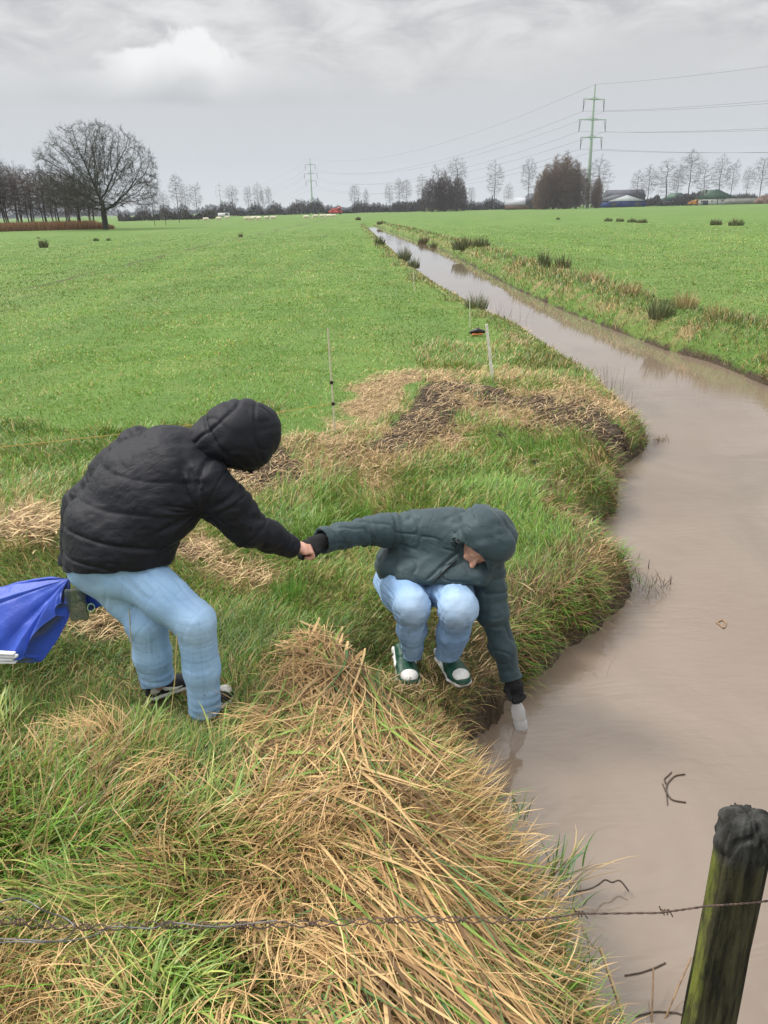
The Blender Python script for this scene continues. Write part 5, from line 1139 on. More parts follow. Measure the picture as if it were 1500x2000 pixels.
def wire(off, z, label):
    chain = [pr, pp[0], pp[1], pp[2]]; sg = []
    for a, b in zip(chain[:-1], chain[1:]):
        L_ = np.linalg.norm(b - a); sag = 13 * (L_ / 520) ** 2 if L_ < 560 else 13 * L_ / 520; ts = np.linspace(0, 1, 33)
        pts = [a + (b - a) * t + off + np.array([0, 0, z - 4 * sag * t * (1 - t)]) for t in ts]
        for q0, q1 in zip(pts[:-1], pts[1:]): sg.append((*q0, .05, *q1, .05))
    V, Q = tubes(sg, 4); o = obj('power_line', npmesh('power_line', V, Q=Q), wire_m); tag(o, label, 'power line', 'power lines strung between the pylons')
wire(np.zeros(3), HT, 'earth wire running over the very tops of the pylons')
for i, (z, a) in enumerate(ARM):
    for s_, sn in ((-1, 'left'), (1, 'right')): wire(cx * a * s_, z - 5.0, 'power line under the %s ends of the %s crossarms' % (sn, nmz[i]))

# ------------------------------------------------------------------ farm, red machine, sheep
def boxm(name, c, s, m, parent, rz=0., tap=None):
    x, y, z = s; P = np.array([(i * x / 2, j * y / 2, k * z) for k in (0, 1) for j in (-1, 1) for i in (-1, 1)], float)
    if tap: P[4:, 0] *= tap[0]; P[4:, 1] *= tap[1]
    ca, sa = math.cos(rz), math.sin(rz); P = np.stack([P[:, 0] * ca - P[:, 1] * sa, P[:, 0] * sa + P[:, 1] * ca, P[:, 2]], 1) + np.asarray(c)
    return obj(name, npmesh(name, P, Q=[(0, 2, 3, 1), (4, 5, 7, 6), (0, 1, 5, 4), (1, 3, 7, 5), (3, 2, 6, 7), (2, 0, 4, 6)], smooth=False), m, parent)
def prism(name, c, w_, l_, h_, m, parent, th=0., rz=0., over=.4):
    """gable roof: ridge along y, width w_, length l_, height h_"""
    w2 = w_ / 2 + over; l2 = l_ / 2 + over; P = np.array([(-w2, -l2, -.25), (w2, -l2, -.25), (0, -l2, h_), (-w2, l2, -.25), (w2, l2, -.25), (0, l2, h_)], float)
    ca, sa = math.cos(rz), math.sin(rz); P = np.stack([P[:, 0] * ca - P[:, 1] * sa, P[:, 0] * sa + P[:, 1] * ca, P[:, 2]], 1) + np.asarray(c)
    return obj(name, npmesh(name, P, T=[(0, 1, 2), (5, 4, 3)], Q=[(0, 2, 5, 3), (2, 1, 4, 5), (0, 3, 4, 1)], smooth=False), m, parent)
blue_w = nz('blue_cladding', (.02, .04, .16), (.03, .05, .2), 1, .6); pale_roof = nz('pale_corrugated_roof', (.50, .52, .55), (.58, .60, .62), .5, .5); dark_roof = nz('dark_roof_sheet', (.045, .05, .06), (.07, .075, .085), .5, .7)
green_roof = nz('green_roof_sheet', (.03, .075, .045), (.045, .095, .06), .4, .6); white_w = nz('white_wall', (.52, .53, .52), (.62, .62, .60), .6, .7); brick = nz('brown_brick', (.12, .075, .055), (.17, .11, .08), 3, .8); grey_w = nz('grey_concrete', (.22, .22, .20), (.30, .30, .27), .6, .8)
glass_d = nz('dark_glass', (.02, .025, .03), (.04, .05, .06), 2, .15); orange = nz('orange_paint', (.62, .26, .03), (.7, .32, .04), 2, .4); red = nz('red_paint', (.55, .05, .03), (.62, .07, .04), 2, .4); tyre = nz('tyre', (.02, .02, .02), (.035, .035, .035), 5, .8)
def barn(px, d, w_, hw, hr, ln, wm, rm, label, rz=0., doors=2, doorm=None, front=None):
    g = ground_at(px, d); t = empty('barn', g); t.rotation_euler.z = rz; tag(t, label, 'barn')
    wl = boxm('wall', (0, 0, -.1), (w_, ln, hw + .1), wm, t); prism('roof', (0, 0, hw + .25), w_, ln, hr, rm, t)
    prism('gable', (0, -ln / 2 - .45, hw + .2), w_ - 1.4, .12, hr - .45, front or wm, t, over=0)
    for k in range(doors):
        boxm('door', (-w_ * .3 + k * w_ * .6 / max(doors - 1, 1), -ln / 2 - .05, 0), (w_ * .14, .12, hw * .8), doorm or dark_roof, t)
    for k in range(4): boxm('window', (-w_ * .4 + k * w_ * .27, -ln / 2 - .04, hw * .55), (w_ * .05, .1, hw * .18), glass_d, t)
    return t
barn(1207, 430, 20, 3.0, 2.9, 24, blue_w, dark_roof, 'barn with pale shallow gable and dark blue front right of the near pylon', front=pale_roof)
barn(1216, 465, 14, 5.2, 3.4, 20, dark_roof, dark_roof, 'dark roofed barn rising behind the blue fronted barn', rz=1.5)
barn(1010, 440, 18, 2.4, 3.2, 12, brick, pale_roof, 'low brick farm building with grey roof left of the reddish trees', rz=1.35)
barn(1040, 436, 12, 2.6, 5.0, 10, brick, dark_roof, 'steep dark roofed farmhouse half hidden by the reddish trees', rz=.3)
barn(1382, 440, 20, 2.8, 4.4, 20, white_w, green_roof, 'wide shed with dark green roof and white front', front=green_roof)
barn(1316, 450, 12, 3.0, 3.2, 14, dark_roof, green_roof, 'smaller dark shed with green roof left of the wide green roofed shed')
t = empty('silage_wall', ground_at(1462, 425)); tag(t, 'long low grey concrete wall right of the green roofed shed', 'wall'); boxm('wall_panel', (0, 0, -.1), (26, .5, 3.0), grey_w, t); boxm('coping', (0, 0, 2.9), (26.2, .8, .2), dark_roof, t)
t = empty('earth_bank', ground_at(1492, 415)); tag(t, 'brown heap against the right end of the grey wall', 'heap'); S = Sdf(); S.ell((0, 0, .5), np.eye(3), (6, 2.5, 3.4), .3); S.cut((0, 0, -.1), (0, 0, -1)); obj('heap', S.mesh('heap', .4, lambda V, N_: isof(V, .6, .5)), brick, t)
def loader(px, d, sc, m, label, name, cat):
    t = empty(name, ground_at(px, d)); t.scale = (sc,) * 3; tag(t, label, cat)
    boxm('chassis', (0, 0, .7), (6.2, 2.2, .9), m, t); cb = boxm('cab', (1.6, 0, 1.6), (1.9, 1.9, 1.8), m, t, tap=(.85, .85)); boxm('windscreen', (1.6, -.97, 2.2), (1.3, .08, .8), glass_d, cb); boxm('hood', (-.9, 0, 1.6), (2.6, 1.6, .7), m, t, tap=(.9, .9))
    S = Sdf(); S.chain([(.6, -.7, 2.6), (-1.6, -.7, 2.9), (-3.2, -.7, 1.6)], [.22, .22, .18], .05); obj('arm', S.mesh('arm', .08), m, t)
    boxm('bucket', (-3.5, 0, .9), (.9, 2.0, .9), m, t, tap=(.6, 1))
    for x_ in (-1.8, 1.9):
        for y_ in (-1.1, 1.1):
            V, Q = lathe([(.01, -.25), (.8, -.25), (.85, -.18), (.85, .18), (.8, .25), (.01, .25)], 20); V = np.stack([V[:, 0], V[:, 2], V[:, 1]], 1); w_ = obj('wheel', npmesh('wheel', V + [x_, y_, .85], Q=Q), tyre, t)
            V, Q = lathe([(.01, -.27), (.4, -.27), (.4, .27), (.01, .27)], 14); V = np.stack([V[:, 0], V[:, 2], V[:, 1]], 1); obj('rim', npmesh('rim', V + [x_, y_, .85], Q=Q), m, w_)
    return t
loader(657, 400, .95, red, 'bright red machine with raised arm at the far end of the field', 'red_excavator', 'excavator')
loader(1352, 415, .8, orange, 'orange loader parked left of the white shed front', 'orange_loader', 'loader')
t = empty('white_van', ground_at(437, 330)); tag(t, 'tiny white van on the far road in front of the farthest pylon', 'van'); boxm('body', (0, 0, .4), (4.6, 1.9, 1.6), white_w, t, tap=(.92, .9)); boxm('window', (1.4, -.95, 1.3), (1.2, .1, .5), glass_d, t)
for x_ in (-1.4, 1.4): V, Q = lathe([(.01, -.1), (.35, -.1), (.35, .1), (.01, .1)], 14); V = np.stack([V[:, 0], V[:, 2], V[:, 1]], 1); obj('wheel', npmesh('wheel', V + [x_, -.9, .38], Q=Q), tyre, t)

wool = nz('wool', (.62, .55, .42), (.74, .68, .55), 9, .9, .8, 20); 
def sheep_mesh(graze, seed):
    S = Sdf(); S.ecap((-.38, 0, .62), (.32, 0, .64), (0, 1, 0), (.23, .25), (.20, .23), .08)
    S.ell((-.42, 0, .62), np.eye(3), (.20, .22, .24), .06)
    if graze: S.chain([(.40, 0, .68), (.60, 0, .48), (.66, .04, .26)], [.14, .10, .09], .05); S.chain([(.66, .04, .26), (.74, .05, .10)], [.085, .05], .03); er = (.63, .25)
    else: S.chain([(.40, 0, .72), (.55, 0, .90), (.60, 0, .95)], [.14, .10, .09], .05); S.chain([(.60, 0, .95), (.78, 0, .86)], [.085, .05], .03); er = (.56, 1.0)
    for q in (-1, 1):
        S.chain([(er[0], q * .07, er[1]), (er[0] - .04, q * .16, er[1] - .02)], [.03, .02], .01)
        S.chain([(.30, q * .12, .50), (.32, q * .12, .26), (.31, q * .12, .02)], [.075, .035, .032], .03)       # front leg: wrist
        S.chain([(-.36, q * .13, .55), (-.30, q * .13, .38), (-.46, q * .13, .26), (-.42, q * .13, .02)], [.11, .06, .038, .032], .03)   # stifle forward, hock back
    S.cap((-.60, 0, .68), (-.64, 0, .45), .05, .03, .03)
    me_ = S.mesh('body', .026, lambda V, N_: isof(V, 12., .012) * (V[:, 2] > .4)); return me_
sh = [sheep_mesh(True, 1), sheep_mesh(False, 2)]
for m_ in sh: m_.materials.append(wool)
SHP = [(403, 434, 0, 0), (428, 432, 0, 2.8), (444, 430, 1, .3), (483, 433, 0, .2), (491, 433, 1, 3.0), (498, 431, 0, .4), (506, 432, 0, 2.5), (521, 431, 0, .9), (534, 431, 0, 3.3), (599, 430, 0, .2), (616, 428, 0, 3.4), (630, 428, 1, .5), (641, 427, 0, 2.7), (651, 427, 0, .1)]
SL = ['far left sheep of the flock, grazing alone', 'grazing sheep, second from the left of the flock', 'sheep with raised head, third from the left', 'leftmost sheep of the tight middle bunch', 'sheep with raised head inside the middle bunch', 'grazing sheep in the centre of the middle bunch', 'rightmost sheep of the tight middle bunch', 'left sheep of the pair right of the middle bunch', 'right sheep of the pair right of the middle bunch',
      'leftmost sheep of the row of five by the red machine', 'second sheep of the row of five by the red machine', 'sheep with raised head in the row of five', 'fourth sheep of the row of five by the red machine', 'rightmost sheep of the flock, nearest the red machine']
for (px, py, gkind, rz), lab in zip(SHP, SL):
    g = gp(px, py, 0.); o = bpy.data.objects.new('sheep', sh[0 if not gkind else 1]); COL.objects.link(o); o.location = tuple(g); o.rotation_euler.z = rz; sc = 1.25; o.scale = (sc, sc, sc); tag(o, lab, 'sheep', 'cream sheep grazing at the far end of the meadow')
# ------------------------------------------------------------------ fence stakes, wires and the mossy post
cane = nz('fibreglass_cane', (.50, .47, .34), (.62, .58, .44), 20, .5); clip_m = mat('black_plastic', (.012, .012, .012), .45); wht = nz('weathered_white_wood', (.62, .60, .52), (.78, .76, .68), 30, .7, .3); cord = nz('orange_cord', (.45, .26, .06), (.58, .38, .10), 60, .7)
def stake(base, top, r, label, knobs=()):
    b = np.array(base); t_ = np.array(top); t = empty('fence_stake', tuple(b)); tag(t, label, 'stake', 'fence stakes along the ditch'); d = t_ - b
    V, Q = tubes([(0, 0, -.1, r, *(d * .5 + rng.normal(0, .004, 3)), r), (*(d * .5), r, *d, r * .8)], 8); obj('stem', npmesh('stem', V, Q=Q), cane, t)
    for k in knobs:
        S = Sdf(); S.box(d * k, np.eye(3), (.016, .014, .018), .005); S.cap(d * k, d * k + [.035, -.01, 0], .006, .005, .004); obj('clip', S.mesh('clip', .004), clip_m, t)
    return t
g = gp(655, 858, .0); g[2] = float(H(g[0], g[1])); s1 = stake(g, at(640, 640, g[1]), .0085, 'tall thin cream fence stake with two black clips behind the black hood', (.50, .30))
g2 = gp(919, 642, 0); stake(g2, at(917, 582, g2[1]), .010, 'thin pale fence stake just behind the black thing in the grass')
g3 = gp(810, 572, 0); stake(g3, at(807, 524, g3[1]), .012, 'farthest thin pale fence stake on the left bank')
b = gp(962, 755, 0); b[2] = float(H(b[0], b[1])); tp = at(950, 633, b[1]); S = Sdf(); ax = nrm(tp - b); S.box((b + tp) / 2, (np.cross(ax, [0, 1, 0]), [0, 1, 0], ax), (.019, .008, np.linalg.norm(tp - b) / 2), .004)
o = obj('marker_stake', S.mesh('marker_stake', .006, lambda V, N_: isof(V, 9., .006)), wht); tag(o, 'flat weathered white stake leaning on the bank, right of the black thing', 'stake')
# black clamp-like reel with orange underside lying in the grass
c = gp(932, 652, .04); t = empty('wire_reel', tuple(c)); tag(t, 'small black fence reel with orange rim lying behind the white stake', 'reel')
S = Sdf(); S.chain([(-.11, 0, .03), (0, -.02, .06), (.12, 0, .035)], [.035, .045, .03], .02); S.cap((.0, 0, .06), (.02, 0, .11), .02, .015, .01); obj('reel_body', S.mesh('reel_body', .008), clip_m, t)
S = Sdf(); S.ecap((-.09, -.03, -.005), (.09, -.03, .0), (0, 1, 0), (.05, .018), (.05, .018), .01); obj('rim', S.mesh('rim', .008), nz('rusty_orange', (.4, .12, .03), (.5, .18, .05), 30, .6), t)
S = Sdf(); S.chain([(-.05, .0, .07), (-.02, -.02, .085), (.06, -.01, .07)], [.008, .01, .008], .004); obj('handle', S.mesh('handle', .005), nz('pale_grey', (.5, .5, .5), (.6, .6, .6), 30, .5), t)
def cable(name, pts, r, m, label, cat, sides=6, parent=None):
    P = [np.array(p) for p in pts]; V, Q = tubes([(*a, r, *b_, r) for a, b_ in zip(P[:-1], P[1:])], sides); o = obj(name, npmesh(name, V, Q=Q), m, parent)
    if label: tag(o, label, cat)
    return o
s1p = np.array(s1.location) + (np.array(at(640, 640, g[1])) - g) * .30
L0 = at(-160, 888, 6.2); pts = [L0 + (s1p - L0) * t + np.array([0, 0, -.10 * 4 * t * (1 - t) * .4]) for t in np.linspace(0, 1, 24)]
cable('electric_cord', pts, .0028, cord, 'thin orange electric fence cord running behind the person in black', 'cord')
# mossy corner post standing in the water
m = mat('mossy_wood', (.06, .06, .03), .85, .2); N = m_N['mossy_wood']; P = N('ShaderNodeTexCoord').outputs['Object']; gn = N.noise(40., 6, N.mapv(P, (1, 1, .10)), .65)
c = N.mix(N.ramp(gn, .35, .65), (.012, .012, .008), (.060, .058, .030)); mo = N.noise(9., 5, N.mapv(P, (1, 1, .45)), .6)
ex = N('ShaderNodeAttribute', attribute_name='moss').outputs[2]
c = N.mix(N.ramp(N.math('ADD', mo, N.math('MULTIPLY', ex, .30)), .58, .78), c, N.mix(N.ramp(gn, .4, .6), (.06, .075, .014), (.15, .17, .035)))
ch = N('ShaderNodeAttribute', attribute_name='char').outputs[2]
c = N.mix(ch, c, N.mix(N.ramp(gn, .3, .7), (.014, .014, .013), (.060, .060, .056))); N.l.new(c, N.b.inputs['Base Color'])
N.l.new(N('ShaderNodeBump', {'Strength': .9, 'Distance': .006, 'Height': N.math('ADD', gn, N.math('MULTIPLY', N.noise(120., 3, P), .4))}).outputs[0], N.b.inputs['Normal'])
pt = at(1462, 1588, 1.34); pb = at(1358, 2150, 1.10); pb = pt + (pb - pt) * 1.0; pb = np.array([pt[0] - .012, pt[1] - .02, WZ - .3])
S = Sdf(); S.cap(pb, pt - [0, 0, .055], .060, .056, .01); S.ecap(pt - [0, 0, .075], pt - [0, 0, .045], (1, 0, 0), (.058, .056), (.045, .048), .02)
def pd_(V, N_):
    an = np.arctan2(V[:, 1] - pt[1], V[:, 0] - pt[0]); h = V[:, 2] - pt[2]
    gr = (vnoise(np.stack([np.cos(an) * 6, np.sin(an) * 6, h * 1.5], 1)) - .5) * .012 + (vnoise(np.stack([np.cos(an) * 16, np.sin(an) * 16, h * 3], 1)) - .5) * .006
    crack = -np.exp(-((vnoise(np.stack([V[:, 0] * 22, V[:, 1] * 22, h * 14], 1)) - .5) / .06) ** 2) * .012 * np.clip((h + .13) / .06, 0, 1)
    return gr + crack + isof(V, 30., .006) * np.clip((h + .1) / .05, 0, 1)
post = obj('fence_post', S.mesh('fence_post', .0042, pd_, attrs={'moss': lambda V: np.clip((-(V[:, 0] - (pb[0] + (pt[0] - pb[0]) * (V[:, 2] - pb[2]) / (pt[2] - pb[2]))) / .058 - .80) * 3.4, -1, 1.0), 'char': lambda V: np.clip((V[:, 2] - pt[2] + .125 + .03 * (vnoise(V * 30.) - .5)) / .03, 0, 1)}), m)
tag(post, 'thick mossy green wooden fence post with charred top at the lower right', 'post')
# barbed wire in front: two twisted strands with barbs, slack on the left
wm = nz('rusty_wire', (.075, .055, .048), (.15, .10, .08), 60, .6, .3, metal=.4)
Yw = 1.24; wp = [(-120, 1790), (0, 1797), (90, 1806), (180, 1812), (300, 1806), (420, 1808), (560, 1806), (700, 1800), (820, 1796), (960, 1797), (1040, 1797), (1130, 1785), (1290, 1783), (1380, 1770), (1440, 1766), (1520, 1758)]
yy = np.interp(np.linspace(0, 1, 400), np.linspace(0, 1, len(wp)), [p[1] for p in wp]); xx = np.interp(np.linspace(0, 1, 400), np.linspace(0, 1, len(wp)), [p[0] for p in wp])
cen_ = np.array([at(a, b_, Yw - .03 + .07 * (a / 1500)) for a, b_ in zip(xx, yy)])
bw_ = empty('barbed_wire', tuple(cen_[200])); tag(bw_, 'rusty twisted barbed wire strung across the foreground to the mossy post', 'barbed wire'); mi = Matrix.Translation(-bw_.location)
k_ = np.arange(400) / 400.; spread_ = np.where(xx < 1000, .0045 + .004 * (vnoise(np.stack([k_ * 30, k_, k_], 1))), .0012)
for s_ in (0, math.pi):
    ph = np.cumsum(np.where(xx < 1000, .42, .8)) + s_
    Pw = cen_ + np.stack([0 * ph, np.cos(ph) * spread_, np.sin(ph) * spread_], 1); q = cable('strand', Pw, .0017 if s_ else .0014, wm, None, None, 5, bw_); q.matrix_parent_inverse = mi
for xc in (40, 170, 330, 470, 610, 760, 900, 1135, 1300):
    i = int(np.argmin(np.abs(xx - xc))); c0 = cen_[i]; tt = np.linspace(0, 2.4 * 2 * math.pi, 22)
    Pw = [c0 + np.array([(a - 7) * .0012, math.cos(a) * .0055, math.sin(a) * .0055]) for a in tt]; Pw = [Pw[0] + np.array([-.006, -.004, .016])] + Pw + [Pw[-1] + np.array([.008, .003, -.016])]
    q = cable('barb', Pw, .0014, wm, None, None, 5, bw_); q.matrix_parent_inverse = mi
# loose curls of slack wire at the left
lw = nz('grey_wire', (.14, .14, .14), (.22, .21, .20), 60, .5, metal=.5)
for pts_, r in (([(-60, 1850), (20, 1838), (90, 1842), (130, 1835), (150, 1812), (128, 1792), (85, 1780), (60, 1762), (30, 1752), (-10, 1765), (-60, 1775)], .0018), ([(-40, 1832), (60, 1836), (120, 1840), (180, 1830), (220, 1808), (300, 1815), (330, 1800), (420, 1812), (540, 1798)], .0016)):
    n = 70; t_ = np.linspace(0, 1, n); k = np.linspace(0, 1, len(pts_)); X = np.interp(t_, k, [p[0] for p in pts_]); Y = np.interp(t_, k, [p[1] for p in pts_])
    for _ in range(6): X[1:-1] = (X[:-2] + X[1:-1] * 2 + X[2:]) / 4; Y[1:-1] = (Y[:-2] + Y[1:-1] * 2 + Y[2:]) / 4
    q = cable('loose_strand', [at(a, b_, Yw - .02 + .012 * math.sin(i * .4)) for i, (a, b_) in enumerate(zip(X, Y))], r, lw, None, None, 5, bw_); q.matrix_parent_inverse = mi

# ------------------------------------------------------------------ rush tufts, reeds and twigs
def tuft(px, py, h_, rad, n, cols, label, name='rush_tuft', cat='rushes', lean=.5, z=None, grp=None):
    g = gp(px, py, 0. if z is None else z); 
    if z is None: g[2] = float(H(g[0], g[1]))
    r = rad * np.sqrt(rng.random(n)); a = rng.uniform(0, 6.28, n); x = r * np.cos(a); y = r * np.sin(a)
    C = np.array(cols)[rng.integers(0, len(cols), n)] * rng.uniform(.7, 1.3, (n, 1)); dist = np.hypot(g[0], g[1])
    b = strips(np.stack([x, y, np.full(n, -.02)], 1), np.arctan2(x, y) + rng.normal(0, .5, n), h_ * rng.uniform(.35, 1.15, n) * (1.15 - .6 * (r / rad) ** 2), np.full(n, max(.005, dist * .0007)), rng.uniform(0, .22, n) + r / rad * lean * .25, rng.uniform(.1, .6, n) + r / rad * lean * .4, C, 3, rng.uniform(-1, 1, n))
    o = obj(name, npmesh(name, b[0], b[1], col=b[2]), straw_m); o.location = tuple(g); tag(o, label, cat, grp); return o
RG = [[.08, .12, .05], [.11, .15, .065], [.16, .17, .09], [.24, .20, .11]]; RB = [[.14, .12, .06], [.08, .09, .04], [.20, .16, .09]]
for px, py, h_, rad, n, c_, lab in [(86, 484, .75, .50, 500, RG, 'round dark rush tuft standing alone in the meadow at far left'), (188, 471, .35, .45, 160, RG, 'low dark tuft below the big oak'), (212, 470, .3, .3, 90, RG, 'tiny dark tuft just right of the low tuft below the oak'), (470, 463, .5, .3, 120, RG, 'small dark tuft at the end of the furrow'), (75, 466, .25, .3, 60, RG, 'tiny dark tuft beyond the round one at far left'),
    (1090, 429, .5, .5, 120, RG, 'single small tuft in the right meadow nearest the ditch end'), (1188, 432, .6, .9, 200, RG, 'first low rush tuft of the row left of centre in the right meadow'), (1211, 433, .6, .9, 200, RG, 'second low rush tuft of the row in the right meadow'), (1235, 434, .6, 1.0, 220, RG, 'third rush tuft of the row in the right meadow'), (1254, 435, .6, 1.0, 220, RG, 'fourth rush tuft at the right end of the row'),
    (1398, 440, .8, .9, 320, RG, 'broad dark rush tuft, left one of the near right pair'), (1437, 441, .8, 1.1, 360, RG, 'broad dark rush tuft, right one of the near right pair'), (830, 466, .8, .9, 400, RB, 'brownish rush clump farthest along the right bank'), (850, 472, .6, .6, 200, RB, 'small brownish clump beside the farthest right bank rushes'), (905, 488, .85, 1.0, 650, RG, 'wide dark rush clump, left of two on the right bank'), (940, 490, .75, .7, 420, RG, 'dark rush clump, right of two on the right bank'),
    (1062, 530, .75, .35, 260, RG, 'upright rush tuft on the right bank, left of a thin pair'), (1098, 524, .7, .55, 260, RB, 'thin greyish rush tuft on the right bank, right of a pair'), (742, 478, .7, .5, 260, RG, 'dark rush tuft on the left bank near the ditch end'), (790, 505, .75, .45, 380, RG, 'dark rush tuft leaning over the water on the left bank'), (808, 520, .6, .4, 240, RG, 'smaller rush tuft right beside the one leaning over the water'),
    (930, 600, .5, .45, 300, RG, 'dark rushes at the left water edge behind the fence reel'), (700, 430, .8, 1.0, 260, RB, 'brown reed clump at the far end of the ditch, left side'), (745, 438, .7, 1.2, 260, RB, 'brown reed clump at the far end of the ditch, right side'), (1290, 625, .60, .40, 420, RG, 'dark green tuft between pale dry grass on the right bank'),
    (1230, 590, .45, .45, 380, [[.46, .36, .2], [.38, .30, .15], [.3, .25, .1]], 'pale dry grass tuft on the right bank, left of the dark green tuft'), (1335, 618, .50, .42, 420, [[.46, .36, .2], [.38, .30, .15], [.3, .25, .1]], 'pale dry grass tuft on the right bank, right of the dark green tuft'), (1160, 562, .4, .5, 320, [[.46, .36, .2], [.38, .30, .15], [.3, .25, .1]], 'long low pale dry tuft on the right bank above the ditch bend'), (1400, 640, .4, .5, 320, [[.42, .32, .16], [.2, .26, .06]], 'half dry tuft on the right bank near the right edge'),
    (705, 1015, .30, .16, 260, [[.12, .26, .04], [.2, .32, .06]], 'lush green grass tuft just above the outstretched teal sleeve'), (560, 1175, .28, .16, 300, [[.10, .24, .04], [.2, .34, .06]], 'lush green grass tuft between the two people'), (1100, 975, .26, .16, 300, [[.10, .28, .035], [.2, .36, .06]], 'lush green grass tuft on the bank right of the teal hood')]:
    tuft(px, py, h_ * .85, rad * .58, int(n * .7), c_, lab)
def sprig(base, n, h_, cols, label, name='reed_sprig', cat='reeds', lean=(0, 1.), azc=0., azs=3., wdt=(.002, .006), rad=.03, seg=5):
    P = np.zeros((n, 3)); P[:, 0] = rng.normal(0, rad, n); P[:, 1] = rng.normal(0, rad, n)
    b = strips(P, azc + rng.uniform(-azs, azs, n), h_ * rng.uniform(.5, 1.1, n), rng.uniform(*wdt, n), rng.uniform(lean[0], lean[0] + .3, n), rng.uniform(lean[1] - .4, lean[1] + .4, n), np.array(cols)[rng.integers(0, len(cols), n)] * rng.uniform(.8, 1.2, (n, 1)), seg, rng.uniform(-1, 1, n), rng.normal(0, .5, n))
    o = obj(name, npmesh(name, b[0], b[1], col=b[2]), straw_m); o.location = tuple(base); tag(o, label, cat); return o
DK = [[.045, .035, .025], [.08, .06, .045]]; BR = [[.10, .065, .035], [.2, .13, .06]]; GRN = [[.12, .22, .06], [.10, .2, .09], [.22, .3, .08]]; ST = [[.5, .36, .18], [.4, .27, .12]]
sprig(gp(1180, 762, WZ), 26, .42, DK, 'thin dark bare stems in the water off the bank bulge', lean=(0, .5), rad=.14)
sprig(gp(1215, 790, WZ), 12, .35, DK, 'sparse dark stems beside the bulging bank tip', lean=(0, .7), rad=.12)
sprig(gp(985, 628, WZ), 40, .5, DK, 'line of thin stems at the left water edge behind the white stake', lean=(0, .4), rad=.35)
sprig(gp(1288, 862, WZ), 46, .13, BR, 'brown root fringe at the tip of the bank bulge', lean=(.3, 1.6), rad=.05)
sprig(gp(1262, 1150, WZ + .02), 60, .16, DK + BR, 'dark spiky stems around the grassy bank point right of the crouching person', lean=(.2, 1.5), rad=.07)
sprig(gp(1246, 1092, WZ), 3, .10, DK, 'single upright dark twig in the water, leftmost of three', lean=(0, .2), rad=.006); sprig(gp(1267, 1112, WZ), 5, .08, DK, 'short dark twig pair in the water, middle of three', lean=(0, .4), rad=.01); sprig(gp(1311, 1142, WZ), 5, .08, DK, 'short dark twig in the water, rightmost of three', lean=(0, .3), rad=.008)
sprig(gp(1190, 1322, WZ), 1, .20, [[.2, .15, .08]], 'pale bent reed dipping from the bank point into the water', lean=(.9, 1.2), azc=.5, azs=.2, rad=.01)
def curve_obj(name, pts, r, m, label, cat, z=WZ + .004, n=26):
    t_ = np.linspace(0, 1, n); k = np.linspace(0, 1, len(pts)); X = np.interp(t_, k, [p[0] for p in pts]); Y = np.interp(t_, k, [p[1] for p in pts]); Zz = np.interp(t_, k, [p[2] if len(p) > 2 else 0 for p in pts])
    for _ in range(3): X[1:-1] = (X[:-2] + X[1:-1] * 2 + X[2:]) / 4; Y[1:-1] = (Y[:-2] + Y[1:-1] * 2 + Y[2:]) / 4
    return cable(name, [gp(a, b_, z + c_) for a, b_, c_ in zip(X, Y, Zz)], r, m, label, cat, 5)
dkm = nz('wet_dark_reed', (.040, .028, .020), (.09, .06, .04), 60, .5); brm = nz('wet_brown_reed', (.16, .09, .045), (.3, .19, .1), 40, .5)
rg = empty('floating_reed_ring', tuple(gp(1302, 1535, WZ))); tag(rg, 'dark curled reed forming an open ring on the water', 'reed'); mi = Matrix.Translation(-rg.location)
for pts_, r in (([(1338, 1512), (1318, 1514), (1303, 1530), (1301, 1548), (1312, 1563), (1340, 1567)], .0035), ([(1303, 1535), (1297, 1522), (1312, 1508)], .003), ([(1294, 1530), (1302, 1550), (1304, 1572)], .0022)):
    q = curve_obj('reed_stem', pts_, r, dkm, None, None); q.parent = rg; q.matrix_parent_inverse = mi
lf = empty('floating_leaf', tuple(gp(1410, 1218, WZ))); tag(lf, 'small folded brown leaf floating on the open water', 'leaf'); mi = Matrix.Translation(-lf.location)
q = curve_obj('leaf_edge', [(1400, 1216), (1411, 1210), (1419, 1217), (1414, 1228), (1408, 1222), (1400, 1216)], .005, brm, None, None); q.parent = lf; q.matrix_parent_inverse = mi
curve_obj('curly_stem', [(1120, 1742, .05), (1150, 1738, .06), (1170, 1728, .07), (1182, 1716, .06), (1196, 1726, .05), (1210, 1716, .04), (1228, 1741, .02)], .0035, dkm, 'dark wavy stem curling over the water at the straw edge', 'stem')
sprig(gp(1085, 1735, WZ + .05), 26, .26, GRN, 'green reed blades rising from the water at the straw edge', lean=(.0, .9), azc=.8, azs=1.2, wdt=(.005, .011), rad=.05)
sprig(gp(1100, 1720, WZ + .06), 12, .30, ST + BR, 'dry reed blades reaching over the water beside the green ones', lean=(.6, 1.5), azc=1.4, azs=.6, wdt=(.004, .009), rad=.03)
sprig(gp(1015, 1600, WZ + .05), 14, .20, GRN, 'small green blades at the water edge below the bottle', lean=(0, .6), wdt=(.003, .007), rad=.03)
sprig(gp(1100, 1930, WZ + .10), 26, .24, GRN + ST, 'mixed green and dry blades at the lower water edge', lean=(.1, 1.), azc=.8, azs=1.3, wdt=(.004, .010), rad=.06)
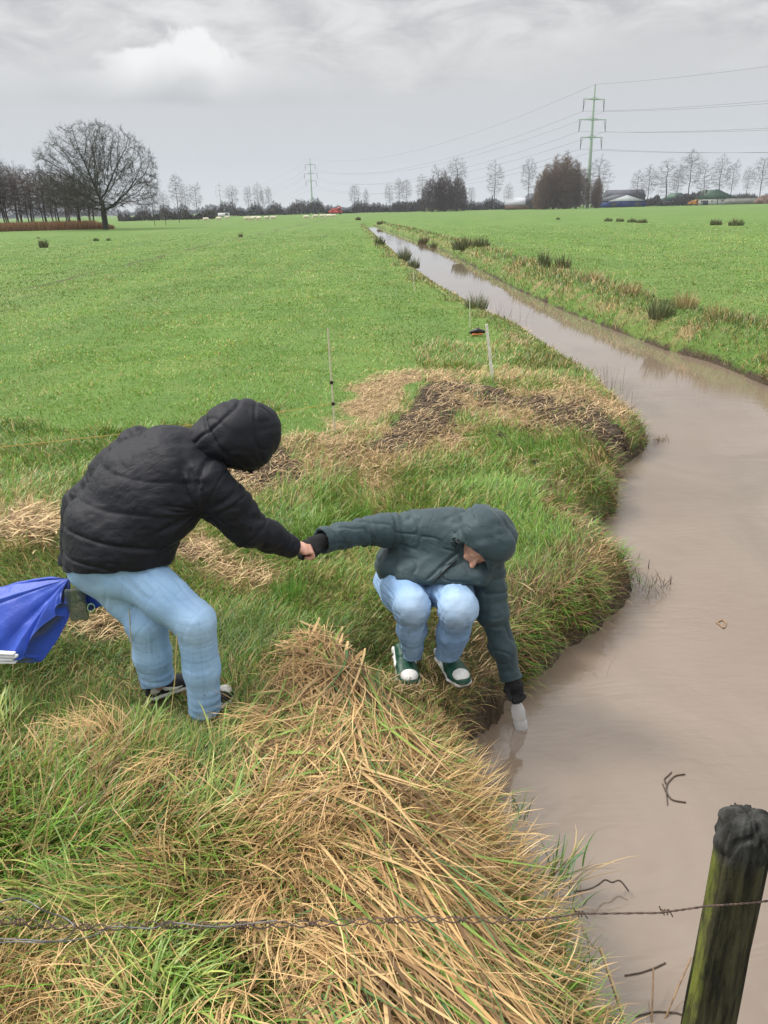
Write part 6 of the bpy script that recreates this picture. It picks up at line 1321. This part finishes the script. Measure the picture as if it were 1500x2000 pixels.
for k, (a_, b_, m_) in enumerate((((1172, 1850), (1225, 2010), brm), ((1276, 1890), (1272, 2020), brm), ((1350, 1870), (1290, 2010), brm))):
    pa = gp(*b_, WZ - .02); pb2 = at(*a_, pa[1] + .16); cable('leaning_reed', [pa, (pa + pb2) / 2 + [0, 0, .004], pb2], .0065 if k == 0 else .003, nz('dry_reed', (.42, .30, .16), (.55, .42, .24), 30, .6) if k == 0 else brm, ['broad pale dry reed sticking out of the water by the straw', 'thin upright brown reed in the water left of the post', 'thin slanting brown reed in the water beside the post'][k], 'reed', 5)
curve_obj('sunken_twig', [(1220, 1905), (1250, 1900), (1280, 1890), (1300, 1880)], .0025, dkm, 'thin dark twig floating above the slanting reeds', 'twig'); curve_obj('sunken_twig', [(1240, 1985), (1280, 1975), (1325, 1978), (1345, 1990)], .0025, dkm, 'thin dark twig floating near the foot of the post', 'twig')
# tall dry seed stalks in the left foreground
for k, (x0, y0, x1, y1) in enumerate(((150, 1420, 175, 1300), (30, 1760, 105, 1430), (65, 1740, 110, 1490), (10, 1600, 18, 1330), (320, 1480, 345, 1240), (250, 1400, 252, 1190), (335, 1800, 300, 1580), (390, 1770, 372, 1480), (560, 1500, 572, 1255), (95, 1330, 110, 1250))):
    a = gp(x0, y0, .02); c_ = at(x1, y1, a[1] + .02); q = cable('grass_stalk', [a, a * .66 + c_ * .34 + [.01, 0, 0], a * .33 + c_ * .67 + [.012, 0, 0], c_], .0022, m_bank_stalk if False else nz('stalk', (.40, .34, .14), (.52, .42, .2), 30, .6), None, None, 5)
    nm = ['left of the front foot', 'tallest at the left edge, leaning right', 'second at the left edge, leaning right', 'against the left edge', 'between the standing legs', 'just left of the standing legs', 'left of the brown grass heads', 'in the middle of the withered grass', 'left of the straw hump', 'in front of the sack tip'][k]
    tag(q, 'thin dry upright grass stalk ' + nm, 'stalk', 'dry grass stalks standing in the foreground')
# white strips poking in from the left under the sack
tb = empty('white_strips', tuple(A(10, 1290, 2.82))); tag(tb, 'bundle of white plastic strips under the tip of the blue sack', 'strips'); mi = Matrix.Translation(-tb.location)
for k in range(4):
    a = A(-80, 1268 + k * 7, 2.84); b_ = A(30 + (k % 2) * 6 - k, 1278 + k * 6, 2.80 + .01 * k); S = Sdf(); ax = nrm(b_ - a); S.box((a + b_) / 2, (ax, np.cross(ax, [0, 0, 1.]), [0, 0, 1.]), (np.linalg.norm(b_ - a) / 2, .012, .006), .003)
    q = obj('strip', S.mesh('strip', .004), mat('white_plastic%d' % k, (.78, .79, .80), .4), tb); q.matrix_parent_inverse = mi
# wet stones / bag scrap at the foot of the bank under the straw
S = Sdf(); S.box(gp(918, 1470, WZ + .012), ((1, .3, .2), (-.3, 1, 0), (0, -.2, 1)), (.035, .045, .018), .012); o = obj('stone', S.mesh('stone', .004, lambda V, N_: isof(V, 30., .006)), nz('grey_stone', (.10, .10, .09), (.19, .19, .17), 30, .6)); tag(o, 'grey wet stone at the foot of the bank below the bottle', 'stone')

# ------------------------------------------------------------------ haze
hz_ = mat('haze', (.8, .85, .9)); N = m_N['haze']; N.n.remove(N.b)
vol = N('ShaderNodeVolumePrincipled', {'Color': (.80, .86, .95, 1), 'Density': .0002, 'Anisotropy': .0}); N.l.new(vol.outputs[0], N.n['Material Output'].inputs['Volume'])
hx = boxm('haze', (0, 700, -3), (2600, 1900, 75), hz_, None); tag(hx, 'thin winter haze over the fields', 'haze', kind='stuff')
